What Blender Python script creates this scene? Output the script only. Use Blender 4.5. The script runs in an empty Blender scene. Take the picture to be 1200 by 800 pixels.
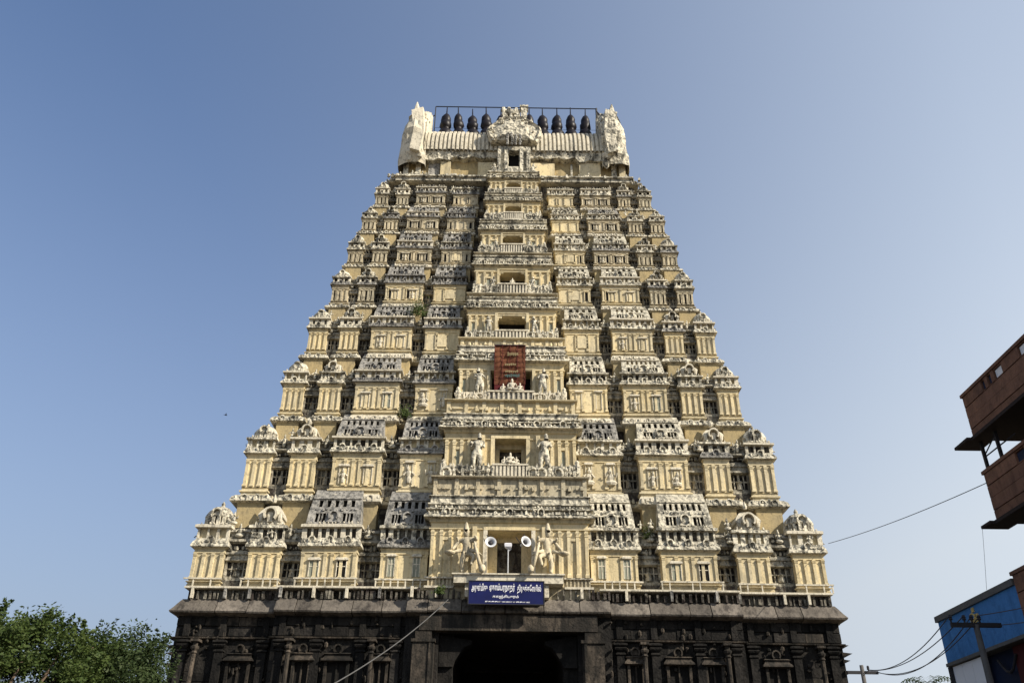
import bpy, bmesh, math, random
from mathutils import Vector, Matrix, noise
random.seed(11)
scene = bpy.context.scene
C = scene.collection
rad = math.radians

# ------------------------------------------------------------------ camera
cam_d = bpy.data.cameras.new('camera')
cam_d.sensor_width = 36.0
cam_d.lens = 30.0
cam_d.clip_end = 6000
cam = bpy.data.objects.new('camera', cam_d)
C.objects.link(cam)
cam.matrix_world = Matrix.Translation((0.02, 0, 1.6)) @ Matrix.Rotation(rad(90 + 30), 4, 'X') @ Matrix.Rotation(rad(0.65), 4, 'Z')
scene.camera = cam

# ------------------------------------------------------------------ sky and sun
SUN_AZ, SUN_EL = 119.0, 34.0          # azimuth from +Y towards +X
HZ_SUN, HZ_0, HZ_LOW = 0.60, 0.38, 1.15
HZ_COL = (3.75, 4.15, 4.6)
world = bpy.data.worlds.new('World')
scene.world = world
world.use_nodes = True
wn = world.node_tree
wn.nodes.clear()
sky = wn.nodes.new('ShaderNodeTexSky')
sky.sky_type = 'NISHITA'
sky.sun_disc = False
sky.sun_elevation = rad(SUN_EL)
sky.sun_rotation = rad(SUN_AZ)
sky.altitude = 0
sky.air_density = 0.9
sky.dust_density = 1.0
sky.ozone_density = 5.0
bg = wn.nodes.new('ShaderNodeBackground')
bg.inputs['Strength'].default_value = 0.106
wo = wn.nodes.new('ShaderNodeOutputWorld')
# dusty air: a pale lavender haze that thickens towards the horizon and towards the sun's side of the sky
tc = wn.nodes.new('ShaderNodeTexCoord')
sep = wn.nodes.new('ShaderNodeSeparateXYZ')
wn.links.new(tc.outputs['Generated'], sep.inputs[0])
def wm(op, a, b, clamp=False):
    n_ = wn.nodes.new('ShaderNodeMath'); n_.operation = op; n_.use_clamp = clamp
    for i_, x_ in enumerate((a, b)):
        if isinstance(x_, (int, float)): n_.inputs[i_].default_value = x_
        else: wn.links.new(x_, n_.inputs[i_])
    return n_.outputs[0]
dotp = wn.nodes.new('ShaderNodeVectorMath'); dotp.operation = 'DOT_PRODUCT'
wn.links.new(tc.outputs['Generated'], dotp.inputs[0])
dotp.inputs[1].default_value = (math.sin(rad(SUN_AZ)), math.cos(rad(SUN_AZ)), 0)
low = wm('POWER', wm('SUBTRACT', 1.0, wm('MAXIMUM', sep.outputs[2], 0.0), True), 2.0)
toward = wm('ADD', wm('MULTIPLY', dotp.outputs['Value'], HZ_SUN), HZ_0)
fac = wm('ADD', wm('MAXIMUM', toward, 0.0), wm('MULTIPLY', low, HZ_LOW), True)
hz = wn.nodes.new('ShaderNodeMix'); hz.data_type = 'RGBA'
wn.links.new(fac, hz.inputs[0])
wn.links.new(sky.outputs[0], hz.inputs[6])
hc = wn.nodes.new('ShaderNodeMix'); hc.data_type = 'RGBA'
wn.links.new(wm('DIVIDE', wm('ADD', dotp.outputs['Value'], 0.7), 0.8, True), hc.inputs[0])
hc.inputs[6].default_value = (2.05, 2.32, 2.70, 1)
hc.inputs[7].default_value = (*HZ_COL, 1)
wn.links.new(hc.outputs[2], hz.inputs[7])
wn.links.new(hz.outputs[2], bg.inputs[0])
wn.links.new(bg.outputs[0], wo.inputs[0])
sun_d = bpy.data.lights.new('sun', 'SUN')
sun_d.energy = 4.6
sun_d.angle = rad(0.5)
sun_d.color = (1.0, 0.91, 0.77)
sun = bpy.data.objects.new('sun', sun_d)
C.objects.link(sun)
sd = Vector((math.sin(rad(SUN_AZ)) * math.cos(rad(SUN_EL)), math.cos(rad(SUN_AZ)) * math.cos(rad(SUN_EL)), math.sin(rad(SUN_EL))))
sun.rotation_euler = sd.to_track_quat('Z', 'Y').to_euler()
sun.location = (40, -20, 60)
scene.view_settings.view_transform = 'Standard'
scene.view_settings.look = 'None'
scene.view_settings.exposure = 0.80
scene.view_settings.gamma = 1.0

# ------------------------------------------------------------------ materials
def new_mat(name):
    m = bpy.data.materials.new(name)
    m.use_nodes = True
    nt = m.node_tree
    b = nt.nodes['Principled BSDF']
    b.inputs['Roughness'].default_value = 0.9
    b.inputs['Specular IOR Level'].default_value = 0.2
    return m, nt, b

def node(nt, t, **k):
    n = nt.nodes.new(t)
    for a, v in k.items():
        setattr(n, a, v)
    return n

def mapped(nt, sc=(1, 1, 1)):
    g = node(nt, 'ShaderNodeNewGeometry')
    mp = node(nt, 'ShaderNodeMapping')
    mp.inputs['Scale'].default_value = sc
    nt.links.new(g.outputs['Position'], mp.inputs['Vector'])
    return mp.outputs[0], g

def noise_fac(nt, sc, scale, detail=5, rough=0.6, lo=0.4, hi=0.6):
    v, g = mapped(nt, sc)
    n = node(nt, 'ShaderNodeTexNoise')
    n.inputs['Scale'].default_value = scale
    n.inputs['Detail'].default_value = detail
    n.inputs['Roughness'].default_value = rough
    nt.links.new(v, n.inputs['Vector'])
    r = node(nt, 'ShaderNodeMapRange')
    r.inputs['From Min'].default_value = lo
    r.inputs['From Max'].default_value = hi
    nt.links.new(n.outputs['Fac'], r.inputs['Value'])
    return r.outputs[0]

def math_n(nt, op, a, b, clamp=False):
    m = node(nt, 'ShaderNodeMath', operation=op, use_clamp=clamp)
    for i, x in enumerate((a, b)):
        if isinstance(x, (int, float)):
            m.inputs[i].default_value = x
        else:
            nt.links.new(x, m.inputs[i])
    return m.outputs[0]

def mix(nt, fac, a, b, mode='MIX'):
    m = node(nt, 'ShaderNodeMix', data_type='RGBA', blend_type=mode)
    if isinstance(fac, (int, float)):
        m.inputs[0].default_value = fac
    else:
        nt.links.new(fac, m.inputs[0])
    for i, x in ((6, a), (7, b)):
        if isinstance(x, tuple):
            m.inputs[i].default_value = (*x, 1)
        else:
            nt.links.new(x, m.inputs[i])
    return m.outputs[2]

def weathered(name, cA, cB, stain=(0.05, 0.048, 0.042), amt=0.7, streak=(0.5, 0.68), blot=(0.52, 0.66), up=0.5, bump=0.35, relief=0.0, rscale=3.0, vary=0.18, speck=0.3):
    """aged plaster or stone: two base tones, vertical rain streaks, lichen blotches, grime on upward faces"""
    m, nt, b = new_mat(name)
    base = mix(nt, noise_fac(nt, (1, 1, 1), 0.45, 4, 0.6, 0.35, 0.65), cA, cB)
    fine = noise_fac(nt, (1, 1, 1), 7.0, 6, 0.7, 0.3, 0.7)
    base = mix(nt, math_n(nt, 'MULTIPLY', fine, 0.35), base, tuple(x * 0.55 for x in cB))
    st = noise_fac(nt, (1.6, 1.6, 0.3), 1.3, 8, 0.68, *streak)
    bl = noise_fac(nt, (1, 1, 1), 1.9, 9, 0.75, *blot)
    g = node(nt, 'ShaderNodeNewGeometry')
    sx = node(nt, 'ShaderNodeSeparateXYZ')
    nt.links.new(g.outputs['Normal'], sx.inputs[0])
    upf = math_n(nt, 'MULTIPLY', math_n(nt, 'MAXIMUM', sx.outputs[2], 0.0), up)
    gr = noise_fac(nt, (1, 1, 1), 3.4, 8, 0.7, 0.32, 0.6)
    upf = math_n(nt, 'MULTIPLY', upf, gr)
    sk = math_n(nt, 'MULTIPLY', noise_fac(nt, (1, 1, 0.7), 4.2, 7, 0.72, 0.535, 0.60), min(1.0, speck))
    tot = math_n(nt, 'MAXIMUM', math_n(nt, 'MAXIMUM', math_n(nt, 'MULTIPLY', math_n(nt, 'MAXIMUM', st, bl), amt), sk), upf, True)
    col = mix(nt, tot, base, stain)
    oi = node(nt, 'ShaderNodeObjectInfo')
    rv = math_n(nt, 'ADD', math_n(nt, 'MULTIPLY', oi.outputs['Random'], vary), 1.0 - vary / 2)
    cmb = node(nt, 'ShaderNodeCombineColor')
    for i in range(3):
        nt.links.new(rv, cmb.inputs[i])
    col = mix(nt, 1.0, col, cmb.outputs[0], 'MULTIPLY')
    nt.links.new(col, b.inputs['Base Color'])
    v, _ = mapped(nt)
    n1 = node(nt, 'ShaderNodeTexNoise')
    n1.inputs['Scale'].default_value = 9
    n1.inputs['Detail'].default_value = 6
    nt.links.new(v, n1.inputs['Vector'])
    hgt = n1.outputs['Fac']
    bp = node(nt, 'ShaderNodeBump')
    bp.inputs['Strength'].default_value = bump
    bp.inputs['Distance'].default_value = 0.05
    nt.links.new(hgt, bp.inputs['Height'])
    nrm = bp.outputs[0]
    if relief > 0:
        vo = node(nt, 'ShaderNodeTexVoronoi')
        vo.inputs['Scale'].default_value = rscale
        nt.links.new(v, vo.inputs['Vector'])
        bp2 = node(nt, 'ShaderNodeBump')
        bp2.inputs['Strength'].default_value = relief
        bp2.inputs['Distance'].default_value = 0.12
        nt.links.new(vo.outputs['Distance'], bp2.inputs['Height'])
        nt.links.new(nrm, bp2.inputs['Normal'])
        nrm = bp2.outputs[0]
    nt.links.new(nrm, b.inputs['Normal'])
    return m

def plain(name, col, rough=0.7, metal=0.0, var=0.25, scale=6.0):
    m, nt, b = new_mat(name)
    f = noise_fac(nt, (1, 1, 1), scale, 5, 0.6, 0.3, 0.7)
    nt.links.new(mix(nt, f, col, tuple(c * (1 - var) for c in col)), b.inputs['Base Color'])
    b.inputs['Roughness'].default_value = rough
    b.inputs['Metallic'].default_value = metal
    return m

M = {}
M['cream'] = weathered('cream_plaster', (0.66, 0.545, 0.32), (0.54, 0.47, 0.32), stain=(0.11, 0.10, 0.072), amt=0.72, streak=(0.53, 0.72), blot=(0.56, 0.69), up=0.6, speck=0.36, vary=0.3)
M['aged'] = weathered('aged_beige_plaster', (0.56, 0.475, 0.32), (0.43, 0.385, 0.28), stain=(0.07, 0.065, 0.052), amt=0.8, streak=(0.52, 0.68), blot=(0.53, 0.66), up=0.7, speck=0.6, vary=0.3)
M['plinth'] = weathered('ochre_plinth_plaster', (0.44, 0.34, 0.17), (0.33, 0.27, 0.16), stain=(0.08, 0.07, 0.05), amt=0.65, streak=(0.52, 0.70), blot=(0.55, 0.7), up=0.6, speck=0.4)
M['stucco'] = weathered('weathered_white_stucco', (0.70, 0.645, 0.51), (0.57, 0.53, 0.425), stain=(0.04, 0.04, 0.036), amt=0.88, streak=(0.51, 0.61), blot=(0.515, 0.59), up=0.8, bump=0.7, relief=0.6, rscale=4.0, speck=0.75)
M['white'] = weathered('pale_stucco', (0.68, 0.62, 0.49), (0.56, 0.515, 0.41), stain=(0.075, 0.07, 0.06), amt=0.75, streak=(0.55, 0.69), blot=(0.55, 0.66), up=0.5, bump=0.5, speck=0.5)
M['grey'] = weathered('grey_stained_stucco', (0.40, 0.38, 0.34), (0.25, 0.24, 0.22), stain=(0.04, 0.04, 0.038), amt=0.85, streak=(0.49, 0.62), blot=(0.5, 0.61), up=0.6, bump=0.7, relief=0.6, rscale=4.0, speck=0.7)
M['dark'] = weathered('dark_masonry', (0.27, 0.25, 0.20), (0.13, 0.122, 0.10), stain=(0.02, 0.014, 0.013), amt=0.9, streak=(0.45, 0.58), blot=(0.45, 0.57), up=0.3, bump=1.0, relief=1.0, rscale=2.6, speck=0.6)  # darkest tower tone, mainly between and behind the pavilions
M['darkstone'] = weathered('brown_stone', (0.46, 0.42, 0.33), (0.26, 0.24, 0.195), stain=(0.03, 0.03, 0.026), amt=0.85, streak=(0.48, 0.62), blot=(0.48, 0.6), up=0.3, bump=0.8, relief=0.6, rscale=4, vary=0.5, speck=0.6)  # brown tone for the recessed bays only
M['granite'] = weathered('sooty_granite', (0.030, 0.0265, 0.023), (0.010, 0.0092, 0.0085), stain=(0.003, 0.003, 0.003), amt=0.85, streak=(0.46, 0.62), blot=(0.48, 0.62), up=0.2, bump=0.9, relief=0.3, rscale=1.8, vary=1.0, speck=0.5)
M['granite_light'] = weathered('lit_tone_granite', (0.12, 0.097, 0.075), (0.022, 0.019, 0.016), stain=(0.009, 0.009, 0.008), amt=0.9, streak=(0.45, 0.60), blot=(0.47, 0.6), up=0.2, bump=0.7, vary=0.7, speck=0.7)  # paler granite copy; its tone paints in the brightness of lit edges
M['cornice'] = weathered('grey_granite_cornice', (0.195, 0.17, 0.142), (0.12, 0.106, 0.09), stain=(0.025, 0.022, 0.02), amt=0.85, streak=(0.47, 0.64), blot=(0.49, 0.64), up=0.3, bump=0.6, vary=0.5, speck=0.45)
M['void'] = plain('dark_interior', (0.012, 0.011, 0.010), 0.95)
M['shutter'] = plain('grey_green_shutter', (0.27, 0.28, 0.22), 0.8)
M['finial'] = plain('dark_wrapped_finial', (0.011, 0.008, 0.011), 0.45, 0.0, 0.5)
M['iron'] = plain('black_iron', (0.03, 0.03, 0.035), 0.6)
M['wire'] = plain('grey_cable', (0.10, 0.10, 0.10), 0.6)
M['wire_dark'] = plain('dark_cable', (0.06, 0.06, 0.065), 0.6)

# ------------------------------------------------------------------ mesh builder
class MB:
    def __init__(s):
        s.v = []; s.f = []; s.m = []
    def add(s, vs, fs, mi=0):
        o = len(s.v)
        s.v += [tuple(p) for p in vs]
        s.f += [tuple(i + o for i in f) for f in fs]
        s.m += [mi] * len(fs)
    def box(s, x0, x1, y0, y1, z0, z1, mi=0, tx=0, ty=0):
        s.add([(x0, y0, z0), (x1, y0, z0), (x1, y1, z0), (x0, y1, z0),
               (x0 + tx, y0 + ty, z1), (x1 - tx, y0 + ty, z1), (x1 - tx, y1 - ty, z1), (x0 + tx, y1 - ty, z1)],
              [(0, 3, 2, 1), (4, 5, 6, 7), (0, 1, 5, 4), (1, 2, 6, 5), (2, 3, 7, 6), (3, 0, 4, 7)], mi)
    def loft(s, x0, x1, y1, prof, mi=0, y0=0.0, back=True):
        """rectangular rings: prof = [(out, z)]; y1 is the back, grows backwards only when back is True"""
        vs = []
        for o, z in prof:
            b = y1 + (o if back else 0)
            vs += [(x0 - o, y0 - o, z), (x1 + o, y0 - o, z), (x1 + o, b, z), (x0 - o, b, z)]
        fs = [(3, 2, 1, 0)]
        n = len(prof)
        for i in range(n - 1):
            a = 4 * i
            for k in range(4):
                fs.append((a + k, a + (k + 1) % 4, a + 4 + (k + 1) % 4, a + 4 + k))
        e = 4 * (n - 1)
        fs.append((e, e + 1, e + 2, e + 3))
        s.add(vs, fs, mi)
    def rings(s, cx, cy, prof, n=8, mi=0, sx=1, sy=1, rot=None):
        vs = []
        a0 = math.pi / n if rot is None else rot
        for r, z in prof:
            for k in range(n):
                a = a0 + 2 * math.pi * k / n
                vs.append((cx + sx * r * math.cos(a), cy + sy * r * math.sin(a), z))
        fs = [tuple(range(n))[::-1]]
        for i in range(len(prof) - 1):
            for k in range(n):
                fs.append((i * n + k, i * n + (k + 1) % n, (i + 1) * n + (k + 1) % n, (i + 1) * n + k))
        fs.append(tuple((len(prof) - 1) * n + k for k in range(n)))
        s.add(vs, fs, mi)
    def blob(s, c, r, mi=0, n=6, m=3):
        vs = [(c[0], c[1], c[2] - r[2])]
        for j in range(1, m + 1):
            ph = -math.pi / 2 + math.pi * j / (m + 1)
            for k in range(n):
                a = 2 * math.pi * k / n
                vs.append((c[0] + r[0] * math.cos(ph) * math.cos(a), c[1] + r[1] * math.cos(ph) * math.sin(a), c[2] + r[2] * math.sin(ph)))
        vs.append((c[0], c[1], c[2] + r[2]))
        fs = []
        for k in range(n):
            fs.append((0, 1 + (k + 1) % n, 1 + k))
            for j in range(m - 1):
                a = 1 + j * n
                fs.append((a + k, a + (k + 1) % n, a + n + (k + 1) % n, a + n + k))
            fs.append((1 + (m - 1) * n + k, 1 + (m - 1) * n + (k + 1) % n, len(vs) - 1))
        s.add(vs, fs, mi)
    def tube(s, pts, r, n=6, mi=0):
        pts = [Vector(p) for p in pts]
        rs = r if isinstance(r, (list, tuple)) else [r] * len(pts)
        vs = []
        for i, p in enumerate(pts):
            t = (pts[min(i + 1, len(pts) - 1)] - pts[max(i - 1, 0)]).normalized()
            u = t.cross(Vector((0, 0, 1)))
            if u.length < 0.05:
                u = t.cross(Vector((0, 1, 0)))
            u.normalize()
            w = t.cross(u)
            for k in range(n):
                a = 2 * math.pi * k / n
                vs.append(p + (u * math.cos(a) + w * math.sin(a)) * rs[i])
        fs = [tuple(range(n))]
        for i in range(len(pts) - 1):
            for k in range(n):
                fs.append((i * n + k, i * n + n + k, i * n + n + (k + 1) % n, i * n + (k + 1) % n))
        fs.append(tuple((len(pts) - 1) * n + k for k in range(n))[::-1])
        s.add(vs, fs, mi)
    def holes(s, x0, x1, z0, z1, y, hs, dep=0.2, mi=0, md=1):
        """front sheet at y with rectangular openings recessed by dep, dark at the back"""
        xs = sorted({x0, x1} | {h[0] for h in hs} | {h[1] for h in hs})
        zs = sorted({z0, z1} | {h[2] for h in hs} | {h[3] for h in hs})
        for i in range(len(xs) - 1):
            for j in range(len(zs) - 1):
                mx, mz = (xs[i] + xs[i + 1]) / 2, (zs[j] + zs[j + 1]) / 2
                if any(h[0] < mx < h[1] and h[2] < mz < h[3] for h in hs):
                    continue
                a, b, c, d = xs[i], xs[i + 1], zs[j], zs[j + 1]
                s.add([(a, y, c), (b, y, c), (b, y, d), (a, y, d)], [(0, 1, 2, 3)], mi)
        for a, b, c, d in hs:
            s.add([(a, y, c), (b, y, c), (b, y, d), (a, y, d), (a, y + dep, c), (b, y + dep, c), (b, y + dep, d), (a, y + dep, d)],
                  [(0, 4, 5, 1), (1, 5, 6, 2), (2, 6, 7, 3), (3, 7, 4, 0)], mi)
            s.add([(a, y + dep, c), (b, y + dep, c), (b, y + dep, d), (a, y + dep, d)], [(0, 1, 2, 3)], md)
    def arch(s, cx, z, r, y0, y1, n=10, mi=0, ring=0.3, md=None, sz=1.1):
        """horseshoe gable: disc with a proud rim"""
        a0, a1 = -0.75, math.pi + 0.75
        out = []; inn = []
        for k in range(n + 1):
            a = a0 + (a1 - a0) * k / n
            out.append((cx + r * math.cos(a), z + r * sz * math.sin(a)))
            inn.append((cx + r * (1 - ring) * math.cos(a), z + r * sz * (1 - ring) * math.sin(a)))
        vs = []
        for (a, b), (c, d) in zip(out, inn):
            vs += [(a, y1, b), (a, y0, b), (c, y0, d), (c, y0 + (y1 - y0) * 0.6, d)]
        fs = []
        for k in range(n):
            for j in range(3):
                fs.append((4 * k + j, 4 * k + j + 1, 4 * k + 5 + j, 4 * k + 4 + j))
        s.add(vs, fs, mi)
        s.add([vs[4 * k + 3] for k in range(n + 1)], [tuple(range(n + 1))[::-1]], mi if md is None else md)
    def jitter(s, a):
        s.v = [(x + random.uniform(-a, a), y + random.uniform(-a, a), z + random.uniform(-a, a)) for x, y, z in s.v]
    def mesh(s, name, mats, smooth=False):
        me = bpy.data.meshes.new(name)
        me.from_pydata(s.v, [], s.f)
        for m in mats:
            me.materials.append(m)
        me.polygons.foreach_set('material_index', s.m)
        if smooth:
            me.polygons.foreach_set('use_smooth', [True] * len(s.f))
        me.update()
        return me

def link(name, me, parent=None, loc=(0, 0, 0), rot=(0, 0, 0), sc=(1, 1, 1), kind=None, label=None):
    o = bpy.data.objects.new(name, me)
    C.objects.link(o)
    o.location = loc
    o.rotation_euler = rot
    o.scale = sc
    if parent:
        o.parent = parent
    if kind:
        o['kind'] = kind
    if label:
        o['label'] = label
    return o

def put(mb, name, mats, parent=None, smooth=False, **k):
    if not isinstance(mats, (list, tuple)):
        mats = [mats]
    return link(name, mb.mesh(name, mats, smooth), parent, **k)

def thing(name, label, cat, loc=(0, 0, 0), group=None, me=None, rot=(0, 0, 0)):
    o = link(name, me, None, loc, rot)
    o['label'] = label
    o['category'] = cat
    if group:
        o['group'] = group
    return o

def skin(name, joints, edges, mats, sub=1):
    """one continuous skinned figure; joints: {name: (co, radius)}"""
    keys = list(joints)
    me = bpy.data.meshes.new(name)
    me.from_pydata([joints[k][0] for k in keys], [(keys.index(a), keys.index(b)) for a, b in edges], [])
    o = bpy.data.objects.new(name, me)
    C.objects.link(o)
    md = o.modifiers.new('skin', 'SKIN')
    for i, k in enumerate(keys):
        r = joints[k][1]
        me.skin_vertices[0].data[i].radius = (r * 1.08, r * 1.08) if not isinstance(r, tuple) else r
    me.skin_vertices[0].data[0].use_root = True
    if sub:
        sb = o.modifiers.new('sub', 'SUBSURF'); sb.levels = sub; sb.render_levels = sub
    dg = bpy.context.evaluated_depsgraph_get()
    out = bpy.data.meshes.new_from_object(o.evaluated_get(dg))
    bpy.data.objects.remove(o)
    out.name = name
    out.materials.clear()
    for m in mats:
        out.materials.append(m)
    for p in out.polygons:
        p.material_index = 0
        p.use_smooth = True
    return out

# ------------------------------------------------------------------ ground
g = MB(); g.add([(-1500, -400, 0), (1500, -400, 0), (1500, 2500, 0), (-1500, 2500, 0)], [(0, 1, 2, 3)])
M['earth'] = weathered('dry_earth', (0.24, 0.19, 0.13), (0.18, 0.145, 0.10), stain=(0.10, 0.09, 0.07), amt=0.5, up=0, bump=0.3, vary=0)
put(g, 'ground', M['earth'], kind='structure')
M['asphalt'] = weathered('asphalt', (0.055, 0.053, 0.05), (0.045, 0.044, 0.042), amt=0.2, up=0, bump=0.3, vary=0)
g = MB(); g.box(-13, 15, -60, 44, -0.2, 0.03)
put(g, 'road', M['asphalt'], kind='structure')

# ------------------------------------------------------------------ the tower: measured tables (metres)
LIP_Z = [15.17, 21.21, 26.40, 30.93, 34.95, 38.40, 41.66, 44.42]
LIP_W = [17.52, 15.94, 14.71, 13.78, 12.80, 12.09, 11.46, 10.74]
LED_Z = [18.19, 23.71, 28.56, 32.99, 36.77, 40.12, 43.00, 46.02]
LED_W = [16.24, 14.92, 13.82, 12.93, 12.11, 11.51, 10.93, 10.20]
CEN_Z = [16.66, 22.56, 27.64, 32.05, 36.11, 39.61, 42.68, 45.35]
CEN_W = [4.64, 4.22, 3.63, 3.25, 2.92, 2.60, 2.30, 2.16]
YC = 55.1                                   # the tower's long axis
front = lambda w: 46 + 0.75 * (17.89 - w)
LIP_Y = [front(w) for w in LIP_W]
LED_Y = [front(w) for w in LED_W]
WALL_B = [13.45] + [LED_Z[i - 1] + 0.32 * (LIP_Z[i] - LED_Z[i - 1]) for i in range(1, 8)]
BASE_B = [12.90] + LED_Z[:7]

tower = thing('temple_tower', 'cream stepped gopuram tower of weathered plaster storeys on a black granite base', 'temple tower', (0, 46, 0))
T0 = Vector((0, 46, 0))
def tput(mb, name, mats, **k):
    """part of the tower given in world coordinates"""
    mb.v = [(x, y - 46, z) for x, y, z in mb.v]
    return put(mb, name, mats, tower, **k)

def kapota(h, o):
    """curved overhanging eave from its lip upwards"""
    return [(0.0, -0.10 * h), (o * 0.55, -0.04 * h), (o * 0.95, -0.0), (o, 0.02 * h), (o * 0.98, 0.16 * h), (o * 0.86, 0.38 * h), (o * 0.62, 0.62 * h), (o * 0.30, 0.82 * h), (o * 0.25, h)]

def ornaments(mb, x0, x1, y, z, step, size, mi=0, seed=0, yj=0.0):
    """row of small stucco leaves, curls and knobs"""
    rr = random.Random(seed)
    n = max(1, int((x1 - x0) / (step * 0.72)))
    for k in range(n):
        u = rr.random()
        if u < 0.10:
            continue
        x = x0 + (k + 0.5 + rr.uniform(-0.25, 0.25)) * (x1 - x0) / n
        yy = y + rr.uniform(-yj, yj)
        a = size * rr.uniform(0.5, 1.3)
        zz = z + rr.uniform(-0.2, 0.2) * size
        if u < 0.35:
            mb.blob((x, yy, zz), (a * 0.5, a * 0.45, a * rr.uniform(0.5, 1.0)), mi, 5, 2)
        elif u < 0.8:                      # upright leaf
            w, h, t = a * 0.42, a * rr.uniform(0.9, 1.7), rr.uniform(-0.3, 0.3) * a
            d = a * 0.5
            mb.add([(x - w, yy - d, zz - h * 0.5), (x + w, yy - d, zz - h * 0.5), (x + w * 0.9 + t * 0.5, yy - d, zz + h * 0.2), (x + t, yy - d * 0.7, zz + h * 0.6), (x - w * 0.9 + t * 0.5, yy - d, zz + h * 0.2),
                    (x - w, yy + d, zz - h * 0.5), (x + w, yy + d, zz - h * 0.5), (x + w * 0.9 + t * 0.5, yy + d, zz + h * 0.2), (x + t, yy + d, zz + h * 0.6), (x - w * 0.9 + t * 0.5, yy + d, zz + h * 0.2)],
                   [(0, 1, 2, 3, 4), (1, 6, 7, 2), (2, 7, 8, 3), (3, 8, 9, 4), (4, 9, 5, 0), (0, 5, 6, 1)], mi)
        else:
            w = a * rr.uniform(0.4, 0.9)
            mb.box(x - w, x + w, yy - a * 0.4, yy + a * 0.5, zz - a * 0.4, zz + a * rr.uniform(0.1, 0.5), mi)

def figure(mb, x, y, z, h, mi=0, rr=random):
    """small seated or standing stucco figure, a few centimetres of relief at this distance"""
    st = rr.random() < 0.5
    lean = rr.uniform(-0.08, 0.08) * h
    if st:
        mb.blob((x, y, z + h * 0.22), (h * 0.13, h * 0.11, h * 0.24), mi, 6, 3)
        mb.blob((x + lean * 0.4, y, z + h * 0.55), (h * 0.15, h * 0.11, h * 0.19), mi, 6, 3)
        mb.blob((x + lean, y - 0.02 * h, z + h * 0.80), (h * 0.085, h * 0.085, h * 0.11), mi, 6, 3)
        mb.blob((x + lean, y, z + h * 0.93), (h * 0.05, h * 0.05, h * 0.10), mi, 5, 2)
    else:
        mb.blob((x, y, z + h * 0.16), (h * 0.32, h * 0.17, h * 0.16), mi, 7, 3)
        mb.blob((x, y + 0.03 * h, z + h * 0.46), (h * 0.18, h * 0.13, h * 0.23), mi, 6, 3)
        mb.blob((x + lean, y, z + h * 0.76), (h * 0.11, h * 0.11, h * 0.13), mi, 6, 3)
        mb.blob((x + lean, y, z + h * 0.92), (h * 0.06, h * 0.06, h * 0.11), mi, 5, 2)
    for sg in (-1, 1):
        a = rr.uniform(-0.1, 0.25) * h
        mb.tube([(x + sg * h * 0.14, y, z + h * 0.62), (x + sg * h * 0.27, y - 0.05 * h, z + h * 0.45), (x + sg * h * 0.30, y - 0.10 * h, z + h * 0.5 + a)], h * 0.045, 4, mi)

# ---- granite base -------------------------------------------------------------
def seg_plane(x):
    """front plane of the granite base: centre stands forward of the wings"""
    ax = abs(x)
    return 45.25 if ax < 5.35 else (45.62 if ax < 12.3 else 46.0)

BACK = 2 * YC
core = MB()
SEGS = [(-17.5, -12.3, 46.0), (-12.3, -5.35, 45.62), (5.35, 12.3, 45.62), (12.3, 17.5, 46.0)]
for a, b, y in SEGS:
    core.box(a, b, y + 0.62, BACK - 46.6, 0, 12.3)
GW, GZ = 2.85, 10.62
core.box(-5.35, -GW - 0.75, 45.87, BACK - 46.6, 0, 12.3)
core.box(GW + 0.75, 5.35, 45.87, BACK - 46.6, 0, 12.3)
core.box(-GW - 0.75, GW + 0.75, 45.87, BACK - 46.6, GZ, 12.3)
base = tput(core, 'granite_base', M['granite'])
def bput(mb, name, mats, **k):
    mb.v = [(x, y - 46, z) for x, y, z in mb.v]
    return put(mb, name, mats, base, **k)
# gate passage: jambs, corbels and a dark far end
q = MB()
for sg in (-1, 1):
    xs = sorted((sg * GW, sg * (GW + 0.75)))
    q.box(xs[0], xs[1], 46.3, BACK - 47, 0, GZ - 0.03)
    bxs = [(sg * (GW + 0.72), 9.0), (sg * GW, 9.0), (sg * (GW - 0.1), 9.3), (sg * (GW - 0.55), 9.95), (sg * (GW - 0.95), 10.12), (sg * (GW - 0.95), 10.3), (sg * (GW + 0.72), 10.55)]
    vs = [(x, 46.1, z) for x, z in bxs] + [(x, 47.0, z) for x, z in bxs]
    n = len(bxs)
    fs = [tuple(range(n)), tuple(range(n, 2 * n))[::-1]] + [(i, (i + 1) % n, n + (i + 1) % n, n + i) for i in range(n)]
    q.add(vs, fs)
q.box(-GW, GW, 58, 58.3, 0, GZ - 0.03)
bput(q, 'gate_passage', M['granite'])
q = MB(); q.box(-4.6, 4.6, 45.42, 45.95, 10.66, 11.45); bput(q, 'gate_lintel', M['granite_light'])
for sg in (-1, 1):
    q = MB()
    a = sg * 4.35
    q.box(a - 0.55, a + 0.55, 45.5, 46.2, 0, 10.1)
    q.box(a - 0.62, a + 0.62, 45.42, 46.25, 10.1, 10.25)
    q.box(a - 0.42, a + 0.42, 45.46, 46.2, 10.25, 10.62)
    q.box(a - 0.08 + sg * -0.38, a + 0.06 + sg * -0.38, 45.44, 45.52, 0, 10.05)
    bput(q, 'gate_pillar', M['granite_light'])

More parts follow.
